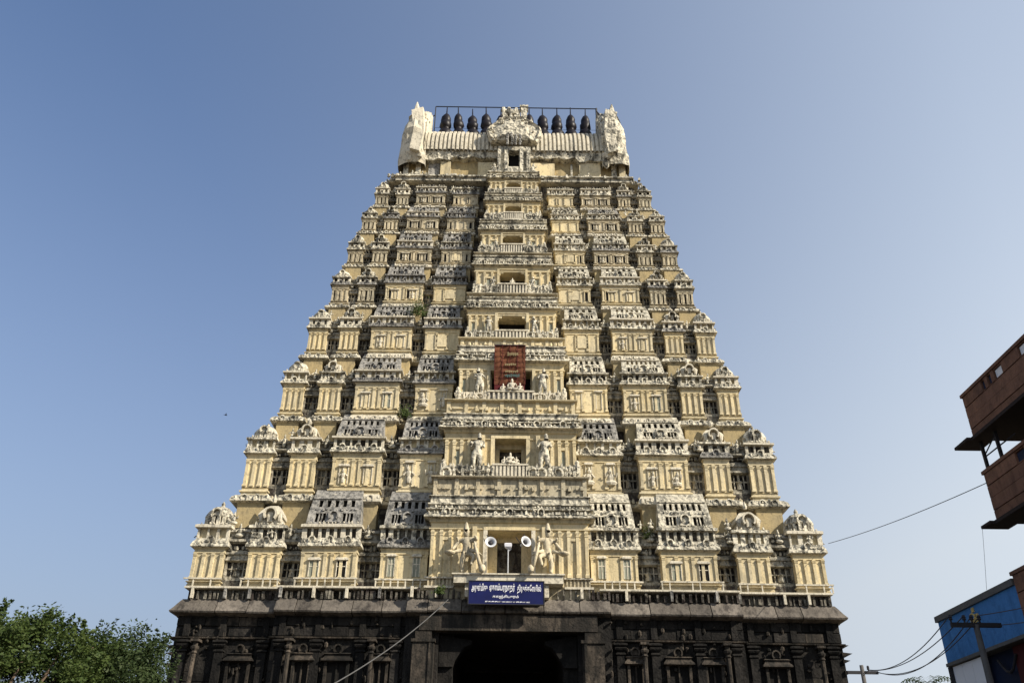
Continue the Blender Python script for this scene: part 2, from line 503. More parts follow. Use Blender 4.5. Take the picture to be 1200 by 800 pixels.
# blocks of the frieze and the wall, each its own stone
rr = random.Random(5)
def blocks(x0, x1, ybase, z0, z1, wid, dep):
    x = x0
    while x < x1 - 0.1:
        w = wid * rr.uniform(0.7, 1.35)
        if x + w > x1 - 0.35:
            w = x1 - x
        q = MB()
        j = rr.uniform(-0.035, 0.05)
        q.loft(x + 0.015, x + w - 0.015, ybase + 0.3, [(-0.05, z0 + 0.012), (0.0, z0 + 0.04), (0.0, z1 - 0.04), (-0.04, z1 - 0.012)], 0, ybase - dep - j, False)
        bput(q, 'stone_block', M['granite'] if rr.random() < 0.85 else M['granite_light'])
        x += w
for a, b, y in SEGS:
    for k, (z0, z1) in enumerate(((10.95, 11.45), (10.42, 10.95))):
        blocks(a, b, y + 0.65, z0, z1, 1.35, 0.10)
    for k in range(5):
        blocks(a, b, y + 0.65, 7.7 + k * 0.5, 8.2 + k * 0.5, 1.25, 0.02)
    low = MB()
    for k in range(10):
        low.box(a, b, y + 0.62 - 0.04 * (k % 2), y + 0.7, k * 0.76 + 0.02, k * 0.76 + 0.74)
    bput(low, 'lower_courses', M['granite'], kind='stuff')
    st = MB()
    st.loft(a + 0.05, b - 0.05, y + 0.9, [(0.02, 10.28), (0.16, 10.32), (0.18, 10.38), (0.02, 10.42)], 0, y + 0.55, False)
    bput(st, 'string_course', M['granite_light'])

def granite_pilaster(x, y, w=0.42, slim=False):
    q = MB()
    if slim:
        q.rings(x, y + 0.25, [(0.16, 0), (0.13, 6), (0.12, 9.5), (0.17, 9.55), (0.12, 9.65), (0.20, 9.75), (0.22, 9.85), (0.13, 9.92), (0.13, 10.1)], 8)
        q.box(x - 0.22, x + 0.22, y + 0.02, y + 0.6, 10.1, 10.22)
        bput(q, 'slender_column', M['granite_light'])
    else:
        q.box(x - w / 2, x + w / 2, y + 0.36, y + 0.7, 0, 9.62)
        q.loft(x - w / 2, x + w / 2, y + 0.7, [(-0.04, 9.62), (0.05, 9.66), (0.05, 9.72), (-0.03, 9.78), (0.08, 9.9), (0.12, 9.98), (0.04, 10.04), (0.14, 10.12), (0.14, 10.2), (-0.05, 10.26)], 0, y + 0.36, False)
        q.box(x - w / 2 + 0.05, x + w / 2 - 0.05, y + 0.42, y + 0.7, 10.44, 11.42)
        bput(q, 'granite_pilaster', M['granite'])
def granite_niche(x, y, w):
    q = MB()
    q.box(x - w / 2 - 0.14, x - w / 2, y + 0.38, y + 0.66, 0, 9.15)
    q.box(x + w / 2, x + w / 2 + 0.14, y + 0.38, y + 0.66, 0, 9.15)
    q.loft(x - w / 2 - 0.1, x + w / 2 + 0.1, y + 0.68, [(0.02, 9.15), (0.2, 9.2), (0.18, 9.28), (0.05, 9.42), (0.05, 9.5), (0.12, 9.54), (0.02, 9.6)], 0, y + 0.4, False)
    q.arch(x, 9.78, 0.24, y + 0.3, y + 0.5, 8)
    q.box(x - w / 2, x + w / 2, y + 0.585, y + 0.64, 4, 9.15, 1)
    q.box(x - 0.04, x + 0.04, y + 0.48, y + 0.6, 4, 9.15)
    bput(q, 'granite_niche', [M['granite_light'], M['void']])
for sg in (-1, 1):
    for x in (16.9, 15.0, 12.75):
        granite_pilaster(sg * x, 46.0)
    for x in (11.8, 9.9, 7.6, 5.8):
        granite_pilaster(sg * x, 45.62)
    granite_pilaster(sg * 16.2, 45.95, slim=True); granite_pilaster(sg * 11.25, 45.5, slim=True); granite_pilaster(sg * 7.0, 45.5, slim=True)
    granite_niche(sg * 13.9, 46.0, 0.95); granite_niche(sg * 10.55, 45.62, 0.7); granite_niche(sg * 8.75, 45.62, 1.0); granite_niche(sg * 6.55, 45.62, 0.6)
    # side mouldings that break the outline under the cornice
    q = MB()
    for z, o in ((10.3, 0.30), (9.9, 0.42), (9.55, 0.25), (9.0, 0.3)):
        q.add([(sg * 17.4, 46.5, z - 0.12), (sg * (17.5 + o), 46.45, z + 0.03), (sg * 17.4, 46.5, z + 0.1), (sg * 17.4, 60, z - 0.12), (sg * (17.5 + o), 60, z + 0.03), (sg * 17.4, 60, z + 0.1)],
              [(0, 1, 2), (3, 5, 4), (0, 3, 4, 1), (1, 4, 5, 2)])
    bput(q, 'side_moulding', M['granite_light'])

# carved scraps of relief on the dark wall
q = MB()
for k in range(230):
    x = rr.uniform(-17, 17)
    if abs(x) < 5.2: continue
    y = seg_plane(x) + 0.5
    z = rr.choice((rr.uniform(8.3, 9.5), rr.uniform(9.6, 10.3), rr.uniform(10.5, 11.3)))
    q.blob((x, y, z), (rr.uniform(0.05, 0.13), 0.12, rr.uniform(0.05, 0.22)), 0, 5, 2)
bput(q, 'carved_relief', M['granite_light'], kind='stuff')

# cornice: sloping slabs
CP = [(0.02, 11.44), (0.52, 11.55), (0.56, 11.63), (0.40, 11.85), (0.22, 12.15), (0.10, 12.32)]
def slabs(x0, x1, yf, endl=False, endr=False):
    x = x0
    first = True
    while x < x1 - 0.05:
        w = rr.uniform(0.9, 2.1)
        if x1 - x - w < 0.8: w = x1 - x
        a, b = x + 0.02, x + w - 0.02
        el, er = endl and first, endr and x + w >= x1 - 0.01
        j = rr.uniform(-0.03, 0.03); jz = rr.uniform(-0.02, 0.02)
        n = len(CP)
        vs = []
        for o, z in CP:
            vs.append((a - (o if el else 0), yf + 0.56 - o + j, z + jz))
        for o, z in CP:
            vs.append((b + (o if er else 0), yf + 0.56 - o + j, z + jz))
        for o, z in CP:
            vs.append((b + (o if er else 0), yf + 1.2, z + jz))
        for o, z in CP:
            vs.append((a - (o if el else 0), yf + 1.2, z + jz))
        fs = []
        for r in range(3):
            for i in range(n - 1):
                fs.append((r * n + i, r * n + n + i, r * n + n + i + 1, r * n + i + 1))
        for i in range(n - 1):
            fs.append((3 * n + i, i, i + 1, 3 * n + i + 1))
        fs += [(0, 3 * n, 2 * n, n), (n - 1, 2 * n - 1, 3 * n - 1, 4 * n - 1)]
        m = MB(); m.add(vs, fs)
        bput(m, 'cornice_slab', M['cornice'])
        x += w
        first = False
slabs(-17.33, -12.3, 46.0, endl=True)
slabs(-12.28, -5.35, 45.62)
slabs(-5.33, 5.33, 45.25)
slabs(5.35, 12.28, 45.62)
slabs(12.3, 17.33, 46.0, endr=True)
q = MB()
for sg in (-1, 1):
    xs = sorted((sg * 17.3, sg * 17.86))
    q.box(xs[0], xs[1], 47.3, BACK - 46, 11.55, 11.66)
    q.box(xs[0], sorted((sg * 17.3, sg * 17.55))[1], 47.3, BACK - 46, 11.66, 12.3)
bput(q, 'side_cornice', M['cornice'])

# low dark band with little posts between granite and plaster
q = MB(); q.box(-17.2, 17.2, 46.55, BACK - 46.6, 12.3, 12.86)
tput(q, 'parapet_band', M['dark'])
q = MB()
x = -17.1
while x < 17.2:
    if abs(x) > 2.3:
        h = rr.uniform(0.3, 0.54)
        yy = seg_plane(x) + 0.36
        q.box(x, x + rr.uniform(0.05, 0.16), yy, yy + 0.2, 12.32, 12.34 + h)
    x += rr.uniform(0.16, 0.42)
tput(q, 'band_posts', M['dark'], kind='stuff')
x = -16.9
while x < 17.1:
    if abs(x) > 2.4:
        q = MB(); yy = seg_plane(x) + 0.2
        q.box(x - 0.07, x + 0.07, yy, yy + 0.16, 12.34, 12.9)
        tput(q, 'band_post', M['white'] if rr.random() < 0.6 else M['grey'])
    x += rr.choice((1.3, 1.75, 2.4))
for sg, (a, b, y) in zip((-1, -1, 1, 1), [(-17.3, -12.3, 46.25), (-12.25, -4.9, 45.95), (4.9, 12.25, 45.95), (12.3, 17.3, 46.25)]):
    q = MB(); q.loft(a, b, y + 1.0, [(0, 12.84), (0.06, 12.87), (0.06, 12.95), (0, 12.98)], 0, y, False)
    tput(q, 'base_ledge', M['white'])

# ---- storeys -------------------------------------------------------------------
PROJ = {'corner': 0.0, 'narrow': 0.05, 'wide': 0.35, 'inner': 0.2}
MESHCACHE = {}
def lerp(a, b, t): return a + (b - a) * t

def spans(i):
    t = min(i / 4.0, 1.0)
    return [('inner', 0.255, lerp(0.408, 0.435, t)), ('wide', lerp(0.475, 0.49, t), lerp(0.655, 0.70, t)),
            ('narrow', lerp(0.715, 0.755, t), lerp(0.822, 0.848, t)), ('corner', lerp(0.893, 0.90, t), 1.0)]

def pilaster_mesh(h, w, d, key, mat='cream'):
    k = ('pil', round(h, 3), round(w, 3), round(d, 3), mat)
    if k not in MESHCACHE:
        q = MB()
        q.box(-w / 2, w / 2, -d, 0.05, 0, h * 0.86)
        q.loft(-w / 2, w / 2, 0.05, [(0, h * 0.86), (0.025, h * 0.88), (0.0, h * 0.90), (0.03, h * 0.94), (0.035, h * 0.96), (0.0, h * 0.98), (0, h)], 0, -d, False)
        q.loft(-w / 2, w / 2, 0.05, [(0.035, 0), (0.035, h * 0.06), (0.0, h * 0.09)], 0, -d, False)
        MESHCACHE[k] = q.mesh('pilaster', [M[mat]])
    return MESHCACHE[k]

def make_pavilion(kind, i, side):
    """one shrine-like bay of storey i; local origin at wall foot centre of its front"""
    W = LIP_W[i]
    a, b = [(s[1], s[2]) for s in spans(i) if s[0] == kind][0]
    lipz, ledz, wz, bz = LIP_Z[i], LED_Z[i], WALL_B[i], BASE_B[i]
    sc = (ledz - bz) / 5.3                 # overall scale of this storey
    ov = 0.24 * min(1, sc * 1.1)
    x0, x1 = a * W + (0.03 if kind != 'inner' else 0.0), b * W - (0.2 if kind == 'corner' else 0.12) * min(1, sc * 1.2)
    w = x1 - x0
    cx = side * (x0 + x1) / 2
    yw = LIP_Y[i] + 0.36 - PROJ[kind] * min(1, sc)
    dz = lambda z: z - wz
    hw = lipz - wz
    upper = i >= 4
    mirror = side
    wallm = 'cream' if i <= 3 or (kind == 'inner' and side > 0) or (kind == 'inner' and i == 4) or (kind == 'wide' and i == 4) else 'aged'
    q = MB()
    hb = wz - bz
    dep = 1.25
    # plinth mouldings, wall, entablature
    q.loft(-w / 2, w / 2, dep, [(0.04, dz(bz) + 0.02), (0.08, dz(bz) + hb * 0.40), (0.04, dz(bz) + hb * 0.48), (0.04, dz(bz) + hb * 0.60), (0.13, dz(bz) + hb * 0.66), (0.13, dz(bz) + hb * 0.74), (0.02, dz(bz) + hb * 0.80), (0.02, dz(bz) + hb * 0.9), (0.07, dz(bz) + hb * 0.93), (0.0, 0), (0, 0.01)], 0, 0, False)
    q.loft(-w / 2, w / 2, dep, [(0.0, 0), (0, hw * 0.80), (0.05, hw * 0.815), (0.05, hw * 0.85), (0.015, hw * 0.86), (0.015, hw * 0.93), (0.08, hw * 0.98)], 0, 0, False)
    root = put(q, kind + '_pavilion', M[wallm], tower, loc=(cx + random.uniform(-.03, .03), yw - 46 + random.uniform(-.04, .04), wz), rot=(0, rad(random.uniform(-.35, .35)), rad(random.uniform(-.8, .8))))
    P = lambda mb, name, mats, **k: put(mb, name, mats, root, **k)
    if i > 0:
        hp = LED_Z[i - 1] - LIP_Z[i - 1]
        n = MB()                                    # plain ochre foot of the bay seen between the roofs below
        fo = -0.24 if kind in ('corner', 'narrow') else 0.0
        n.box(-w / 2 - 0.03, w / 2 + 0.03, fo, dep, dz(LIP_Z[i - 1] + hp * 0.36), dz(bz) - 0.05)
        P(n, 'foot_panel', M['plinth'])
        n = MB()
        oo = 0.48 if kind in ('corner', 'narrow') else 0.22
        oo *= max(0.65, min(1, sc))
        n.loft(-w / 2, w / 2, dep, [(0.0, dz(bz) - hb * 0.14), (oo * 0.9, dz(bz) - hb * 0.05), (oo, dz(bz) - hb * 0.03), (oo, dz(bz) + hb * 0.05), (oo * 0.85, dz(bz) + hb * 0.25), (oo * 0.5, dz(bz) + hb * 0.40), (0.09, dz(bz) + hb * 0.46)], 0, 0, False)
        n.v = [(x * (1 - 0.0 * abs(x)), y, z) for x, y, z in n.v]
        ornaments(n, -w / 2 - oo * 0.6, w / 2 + oo * 0.6, -oo * 0.85, dz(bz) + hb * 0.22, 0.34 * max(.7, sc), 0.17 * max(.7, sc), 0, i * 17 + int(b * 70) + (side > 0))
        for k in range(2 if kind in ('corner', 'narrow') else 3):
            n.arch((-0.25 + 0.5 * k) * w if kind in ('corner', 'narrow') else (k - 1) * w * 0.36, dz(bz) + hb * 0.16, 0.2 * max(.7, sc), -oo - 0.03, -0.02, 8)
        P(n, 'base_moulding', M['stucco' if kind != 'wide' else 'white'])
    # pilasters
    npil = {'corner': 4, 'narrow': 4, 'wide': 5, 'inner': 4}[kind]
    ph = hw * 0.80
    pw = (0.17 if kind != 'inner' else 0.14) * max(0.65, sc)
    me = pilaster_mesh(ph, pw, 0.07 if kind in ('wide', 'inner') else 0.09, 0, wallm)
    for k in range(npil):
        px = -w / 2 + pw / 2 + (w - pw) * k / (npil - 1)
        if kind == 'wide' and k == 2 and not upper:
            for s2 in (-1, 1):
                link('pilaster', me, root, (px + s2 * 0.19 * sc, 0, 0))
            continue
        link('pilaster', me, root, (px, 0, 0))
    # inset panels and niches
    def niche(px, nw, z0, z1, pane):
        n = MB()
        n.box(px - nw / 2 - 0.04, px - nw / 2, -0.07, 0.02, z0, z1)
        n.box(px + nw / 2, px + nw / 2 + 0.04, -0.07, 0.02, z0, z1)
        n.loft(px - nw / 2 - 0.05, px + nw / 2 + 0.05, 0.02, [(0.02, z1), (0.06, z1 + 0.03), (0.05, z1 + 0.12 * sc), (-0.06, z1 + 0.2 * sc)], 0, -0.1, False)
        n.box(px - nw / 2, px + nw / 2, -0.03, 0.02, z0, z1, 1)
        if pane:
            n.box(px - 0.02, px + 0.02, -0.05, -0.03, z0, z1, 0)
            n.box(px - nw / 2, px + nw / 2, -0.045, -0.03, lerp(z0, z1, 0.62), lerp(z0, z1, 0.67), 0)
        if not pane and random.random() < 0.7:
            figure(n, px, -0.08, z0, (z1 - z0) * 0.9, 0, random)
        P(n, 'niche', [M['white'], M['void'] if pane == 2 else M['shutter'] if pane else M[wallm]])
    if kind == 'wide':
        for s2 in (-1, 1):
            niche(s2 * w * 0.25, w * 0.16, hw * 0.06, hw * 0.56, ((2 if s2 > 0 else 1) if i == 0 else random.choice((0, 0, 1))) if i < 3 else 0)
    elif kind == 'inner' and i < 3:
        for s2 in (-1, 1):
            niche(s2 * w * 0.27, w * 0.13, hw * 0.1, hw * 0.72, 1 if i == 0 else 0)
    elif kind == 'inner' and i < 6:
        n = MB(); n.box(-w * 0.2, w * 0.2, -0.07, 0.01, hw * 0.15, hw * 0.7)
        P(n, 'wall_panel', M['cream'])
    if upper:                                  # dark slots between the pilasters of the upper storeys
        ns = 3 if kind in ('corner', 'narrow') else 4
        for k in range(ns):
            if random.random() < (0.25 if wallm == 'aged' else 0.6): continue
            px = -w / 2 + w * (k + 0.5) / ns
            n = MB()
            sw = w / ns * random.uniform(0.12, 0.2)
            n.box(px - sw, px + sw, -0.02, 0.03, hw * 0.12, hw * 0.62, 1)
            n.box(px - sw - 0.05, px - sw, -0.08, 0.02, hw * 0.1, hw * 0.66); n.box(px + sw, px + sw + 0.05, -0.08, 0.02, hw * 0.1, hw * 0.66)
            n.box(px - sw - 0.08, px + sw + 0.08, -0.11, 0.02, hw * 0.66, hw * 0.72)
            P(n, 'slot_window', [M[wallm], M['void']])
    # eave with frieze
    ha = ledz - lipz
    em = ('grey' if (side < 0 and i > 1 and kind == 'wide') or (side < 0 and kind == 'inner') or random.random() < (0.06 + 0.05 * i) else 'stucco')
    hk = ha * 0.17
    e = MB()
    prof = [(o, hw + z) for o, z in kapota(hk, ov)]
    e.loft(-w / 2, w / 2, dep, prof, 0, 0, False)
    ornaments(e, -w / 2 - ov * 0.5, w / 2 + ov * 0.5, -ov * 0.72, hw + hk * 0.55, 0.26 * max(.7, sc), 0.15 * max(.7, sc), 0, i * 31 + int(a * 100) + (side > 0))
    nk = {'corner': 1, 'narrow': 1, 'wide': 3, 'inner': 3}[kind]
    for k in range(nk):
        kx = 0 if nk == 1 else (-w * 0.33 + w * 0.33 * k)
        e.arch(kx, hw + hk * 0.75, 0.20 * max(0.75, sc), -ov - 0.03, -ov * 0.3, 8)
    zt = hw + hk
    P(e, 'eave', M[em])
    # neck band with little posts
    z1 = hw + ha * 0.17; z2 = hw + ha * 0.36
    e = MB()
    e.box(-w / 2 - 0.02, w / 2 + 0.02, 0.14, dep, z1 - 0.02, z2, 1)
    npst = max(3, int(w / (0.42 * max(.7, sc))))
    for k in range(npst + 1):
        px = -w / 2 + w * k / npst
        pwid = random.choice((0.05, 0.08, 0.13)) * max(.7, sc)
        e.box(px - pwid, px + pwid, -0.03, 0.12, z1 - 0.01, z2)
    e.loft(-w / 2, w / 2, dep, [(0.0, z2 - 0.02), (0.20 * sc, z2 + 0.01), (0.20 * sc, z2 + ha * 0.05), (0.05, z2 + ha * 0.075)], 0, 0, False)
    ornaments(e, -w / 2, w / 2, -0.12, z2 + ha * 0.09, 0.3 * max(.7, sc), 0.10 * max(.7, sc), 0, i * 7 + int(a * 50))
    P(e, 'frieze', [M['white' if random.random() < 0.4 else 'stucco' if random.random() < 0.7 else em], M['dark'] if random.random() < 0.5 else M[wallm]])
    z3 = z2 + ha * 0.07
    stepy = (LIP_Y[i + 1] + 0.36 if i < 7 else 52.7) - yw           # how far the next storey sits back
    if kind in ('wide', 'inner'):
        # barrel attic: leaning block with a row of square openings that runs into the next storey's foot
        ztop = hw + ha * (1.22 if i < 7 else 0.95)
        r = MB()
        n = random.choice((5, 6, 6, 7)) if kind == 'wide' else random.choice((4, 5, 5, 6))
        ww = w * 1.0
        hz0, hz1 = lerp(z3, ztop, 0.48), lerp(z3, ztop, 0.68)
        hs = []
        for k in range(n):
            c0 = -ww * 0.40 + ww * 0.80 * (k + 0.24) / n
            hs.append((c0, c0 + ww * 0.80 / n * 0.52, hz0, hz1))
        lo0, lo1 = lerp(z3, ztop, 0.06), lerp(z3, ztop, 0.30)
        hs += [(-ww * 0.36, -ww * 0.16, lo0, lo1), (ww * 0.16, ww * 0.36, lo0, lo1)]
        r.holes(-ww / 2, ww / 2, z3, ztop, 0, hs, 0.22, 0, 1)
        r.add([(-ww / 2, 0, z3), (-ww / 2, 0, ztop), (-ww / 2, 0.9, ztop), (-ww / 2, 0.9, z3)], [(0, 1, 2, 3)])
        r.add([(ww / 2, 0, z3), (ww / 2, 0.9, z3), (ww / 2, 0.9, ztop), (ww / 2, 0, ztop)], [(0, 1, 2, 3)])
        r.add([(-ww / 2, 0, ztop), (ww / 2, 0, ztop), (ww / 2, 0.9, ztop), (-ww / 2, 0.9, ztop)], [(0, 1, 2, 3)])
        r.add([(-ww / 2, 0.9, z3), (ww / 2, 0.9, z3), (ww / 2, 0.9, ztop), (-ww / 2, 0.9, ztop)], [(3, 2, 1, 0)])
        for s2 in (-1, 1):                       # mullions of the low windows
            for fx in (0.23, 0.29):
                r.box(s2 * ww * fx - 0.03, s2 * ww * fx + 0.03, 0.02, 0.12, lo0, lo1)
        r.box(-ww * 0.12, ww * 0.12, -0.07, 0.05, lo0 - 0.02, lo1 + 0.05)
        r.loft(-ww * 0.46, ww * 0.46, 0.05, [(0.0, hz1 + 0.05), (0.08, hz1 + 0.08), (0.08, hz1 + 0.14), (0.0, hz1 + 0.17)], 0, 0, False)
        r.arch(0, lerp(z3, ztop, 0.22), 0.30 * max(.7, sc), -0.22, 0.05, 9, sz=1.15)
        ornaments(r, -ww * 0.42, ww * 0.42, -0.02, lerp(z3, ztop, 0.41), 0.3 * max(.7, sc), 0.11 * max(.7, sc), 0, i + 40)
        for k in range(random.choice((0, 2, 3, 5))):
            figure(r, random.uniform(-0.42, 0.42) * ww, -0.08, z3 - 0.02, random.uniform(0.3, 0.55) * max(.7, sc), 0, random)
        leany = max(0.05, min(stepy - 0.05, 1.1))
        H = ztop - z3
        r.v = [(x * (1 - 0.10 * max(0.0, (z - z3) / H) ** 1.5), y + leany * max(0.0, (z - z3) / H) ** 1.25, z) for x, y, z in r.v]
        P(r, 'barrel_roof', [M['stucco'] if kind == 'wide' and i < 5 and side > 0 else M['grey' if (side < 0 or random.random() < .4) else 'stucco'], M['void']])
    else:
        rr2 = w / 2 * (0.9 if kind == 'corner' else 0.72)
        cy = w / 2 * 0.95
        h = ha * (0.42 if kind == 'corner' else 0.44) * random.uniform(0.85, 1.15)
        r = MB()
        if kind == 'corner':
            n = 8
            r.rings(0, cy, [(rr2 * 0.98, z3), (rr2 * 0.98, z3 + h * 0.40)], n, 1)
            for k in range(16):
                an = 2 * math.pi * (k + 0.5) / 16
                px, py = rr2 * 1.0 * math.cos(an), cy + rr2 * 1.0 * math.sin(an)
                r.box(px - 0.07 * sc - .02, px + 0.07 * sc + .02, py - 0.08, py + 0.08, z3, z3 + h * 0.40)
            r.rings(0, cy, [(rr2 * 1.1, z3 + h * 0.38), (rr2 * 1.18, z3 + h * 0.43), (rr2 * 1.12, z3 + h * 0.55), (rr2 * 0.93, z3 + h * 0.75), (rr2 * 0.62, z3 + h * 0.92), (rr2 * 0.25, z3 + h * 1.0), (rr2 * 0.12, z3 + h * 1.08), (rr2 * 0.16, z3 + h * 1.15), (0.02, z3 + h * 1.28)], n)
            r.arch(0, z3 + h * 0.52, rr2 * 0.42, cy - rr2 * 1.22, cy - rr2 * 0.8, 9)
            P(r, 'dome', [M['stucco'], M['dark']])
        else:
            r.loft(-rr2, rr2, dep, [(0.0, z3), (0.0, z3 + h * 0.3), (0.08, z3 + h * 0.33), (0.1, z3 + h * 0.42), (-0.02, z3 + h * 0.6), (-0.22 * sc, z3 + h * 0.8), (-0.4 * sc, z3 + h * 0.9)], 0, 0.05, False)
            r.arch(0, z3 + h * 0.42, rr2 * 0.62, -0.28, 0.3, 12, ring=0.25)
            r.box(-rr2 * 0.22, rr2 * 0.22, -0.12, -0.05, z3 + h * 0.12, z3 + h * 0.5)
            r.rings(0, 0.3, [(0.1 * sc, z3 + h * 1.0), (0.14 * sc, z3 + h * 1.1), (0.02, z3 + h * 1.35)], 6)
            for s2 in (-1, 1):
                r.blob((s2 * rr2 * 0.85, 0.0, z3 + h * 0.3), (0.14 * sc, 0.14 * sc, 0.3 * sc))
            P(r, 'gabled_dome', M['white' if i < 3 else 'stucco'])
    # rail in front of the wall foot
    if i == 0:
        r = MB()
        r.box(-w / 2 - 0.2, w / 2 + 0.2, -0.34, -0.24, dz(13.36), dz(13.44))
        nb = max(3, int(w / 0.34))
        for k in range(nb + 1):
            if random.random() < 0.25: continue
            px = -w / 2 - 0.12 + (w + 0.24) * k / nb
            r.box(px - 0.035, px + 0.035, -0.32, -0.26, dz(12.96), dz(13.37))
        P(r, 'balustrade', M['white'])
    return root

for i in range(8):
    W, Y = LIP_W[i], LIP_Y[i]
    bz, wz, lz, ledz = BASE_B[i], WALL_B[i], LIP_Z[i], LED_Z[i]
    sc = (ledz - bz) / 5.3
    # core of the storey: dark masonry between the pavilions
    yb = Y + 0.88
    q = MB()
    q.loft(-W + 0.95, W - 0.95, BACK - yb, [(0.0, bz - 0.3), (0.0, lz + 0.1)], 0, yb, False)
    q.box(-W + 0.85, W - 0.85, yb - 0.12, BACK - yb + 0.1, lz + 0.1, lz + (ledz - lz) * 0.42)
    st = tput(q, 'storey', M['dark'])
    # ochre plinth wall of the next storey
    ly, lw = LED_Y[i], LED_W[i]
    q = MB()
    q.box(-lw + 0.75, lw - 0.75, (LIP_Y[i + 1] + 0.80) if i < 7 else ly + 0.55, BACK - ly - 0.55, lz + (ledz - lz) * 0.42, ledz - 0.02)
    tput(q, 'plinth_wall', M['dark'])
    q = MB()
    hk = (ledz - lz) * 0.09
    nyl = (LIP_Y[i + 1] + 0.74) if i < 7 else ly + 0.5
    q.loft(-lw + 0.62, lw - 0.62, BACK - nyl, [(0, ledz - 0.16 * sc), (0.26, ledz - 0.04), (0.3, ledz), (0.29, ledz + hk * 0.5), (0.14, ledz + hk), (0.05, ledz + hk * 1.6), (0.08, ledz + hk * 1.8), (0.0, ledz + hk * 2.2)], 0, nyl)
    ornaments(q, -lw + 0.2, lw - 0.2, nyl - 0.2, ledz + hk * 1.3, 0.30 * max(.7, sc), 0.22 * max(.7, sc), 0, 900 + i, 0.08)
    tput(q, 'ledge', M['aged'])
    for side in (-1, 1):
        for kind, a, b in spans(i):
            make_pavilion(kind, i, side)
        # recessed bays between the pavilions
        sp = spans(i)
        for k in range(3):
            g0, g1 = sp[k][2] * W - 0.3, sp[k + 1][1] * W + 0.15
            gw = g1 - g0
            if gw < 0.25: continue
            cx = side * (g0 + g1) / 2
            h = lz - wz
            n = MB()
            yb2 = -0.5
            n.box(-gw / 2, gw / 2, -0.3, 0.02, -(wz - bz) * 0.7, -0.02, 2)
            zz = 0.0
            n.box(-gw * 0.36, gw * 0.36, -0.03, 0.02, 0.02, h * 0.55, 1 if (i + k) % 2 else 2)
            for fx in (-0.38, 0, 0.38):
                n.box(fx * gw - 0.045 * sc - .015, fx * gw + 0.045 * sc + .015, -0.22 if fx else -0.1, 0.0, 0.0, h * 0.6)
            n.box(-gw * 0.36, gw * 0.36, -0.12, 0.0, h * 0.36, h * 0.40)
            n.box(-gw * 0.46, gw * 0.46, -0.30, 0.0, -0.03, h * 0.07)
            n.box(-gw * 0.36, gw * 0.36, -0.2, 0.0, h * 0.07, h * 0.13)
            for fx in (-0.19, 0.19):
                n.box(fx * gw - 0.03 * sc, fx * gw + 0.03 * sc, -0.14, 0.0, h * 0.13, h * 0.58)
            n.rings(0, -0.12, [(gw * 0.13, h * 0.13), (gw * 0.10, h * 0.3), (gw * 0.13, h * 0.36), (gw * 0.05, h * 0.42)], 6)
            ha_ = ledz - lz
            n.loft(-gw * 0.42, gw * 0.42, 0.0, [(0, h + ha_ * 0.10), (0.14 * sc, h + ha_ * 0.13), (0.12 * sc, h + ha_ * 0.17), (0, h + ha_ * 0.2), (0, h + ha_ * 0.28), (0.14 * sc, h + ha_ * 0.31), (0.02, h + ha_ * 0.37)], 0, -0.30, False)
            n.loft(-gw * 0.40, gw * 0.40, 0.02, [(0, h * 0.60), (0.12 * sc, h * 0.63), (0.1 * sc, h * 0.68), (0.0, h * 0.74), (0.0, h * 0.80), (0.1 * sc, h * 0.83), (0.06, h * 0.9), (-0.1 * sc, h * 1.0)], 0, -0.22, False)
            ornaments(n, -gw * 0.5, gw * 0.5, -0.25, h * 0.72, 0.22, 0.13, 0, 77 + i * 3 + k)
            ornaments(n, -gw * 0.5, gw * 0.5, -0.2, h * 1.05, 0.25, 0.2, 0, 78 + i * 3 + k)
            ornaments(n, -gw * 0.5, gw * 0.5, -0.25, h * 1.05 + (ledz - lz) * 0.25, 0.25, 0.2, 0, 79 + i * 3 + k)
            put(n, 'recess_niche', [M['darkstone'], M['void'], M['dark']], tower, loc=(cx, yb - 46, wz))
    # stucco figures sitting on the eaves and between domes
    fg = MB()
    rf = random.Random(300 + i)
    nfig = int(18 - i)
    for k in range(nfig):
        x = rf.uniform(CEN_W[i] + 0.3, W - 0.3) * rf.choice((-1, 1))
        fs = rf.uniform(0.45, 0.75) * max(0.75, sc)
        figure(fg, x, Y + rf.uniform(0.25, 0.6), lz + (ledz - lz) * rf.choice((0.17, 0.43)), fs, 0, rf)
    for sp_ in (0.86, 0.70, 0.45):
        for side in (-1, 1):
            figure(fg, side * sp_ * W, Y + 0.45, lz + (ledz - lz) * 0.2, 0.8 * max(.7, sc), 0, rf)
    for side in (-1, 1):
        for k in range(3):
            figure(fg, side * (W - 0.1 - 0.3 * k), Y + 0.6, lz + (ledz - lz) * 0.12, 0.6 * max(.7, sc), 0, rf)
    tput(fg, 'stucco_figures', M['stucco'], kind='stuff', smooth=True)

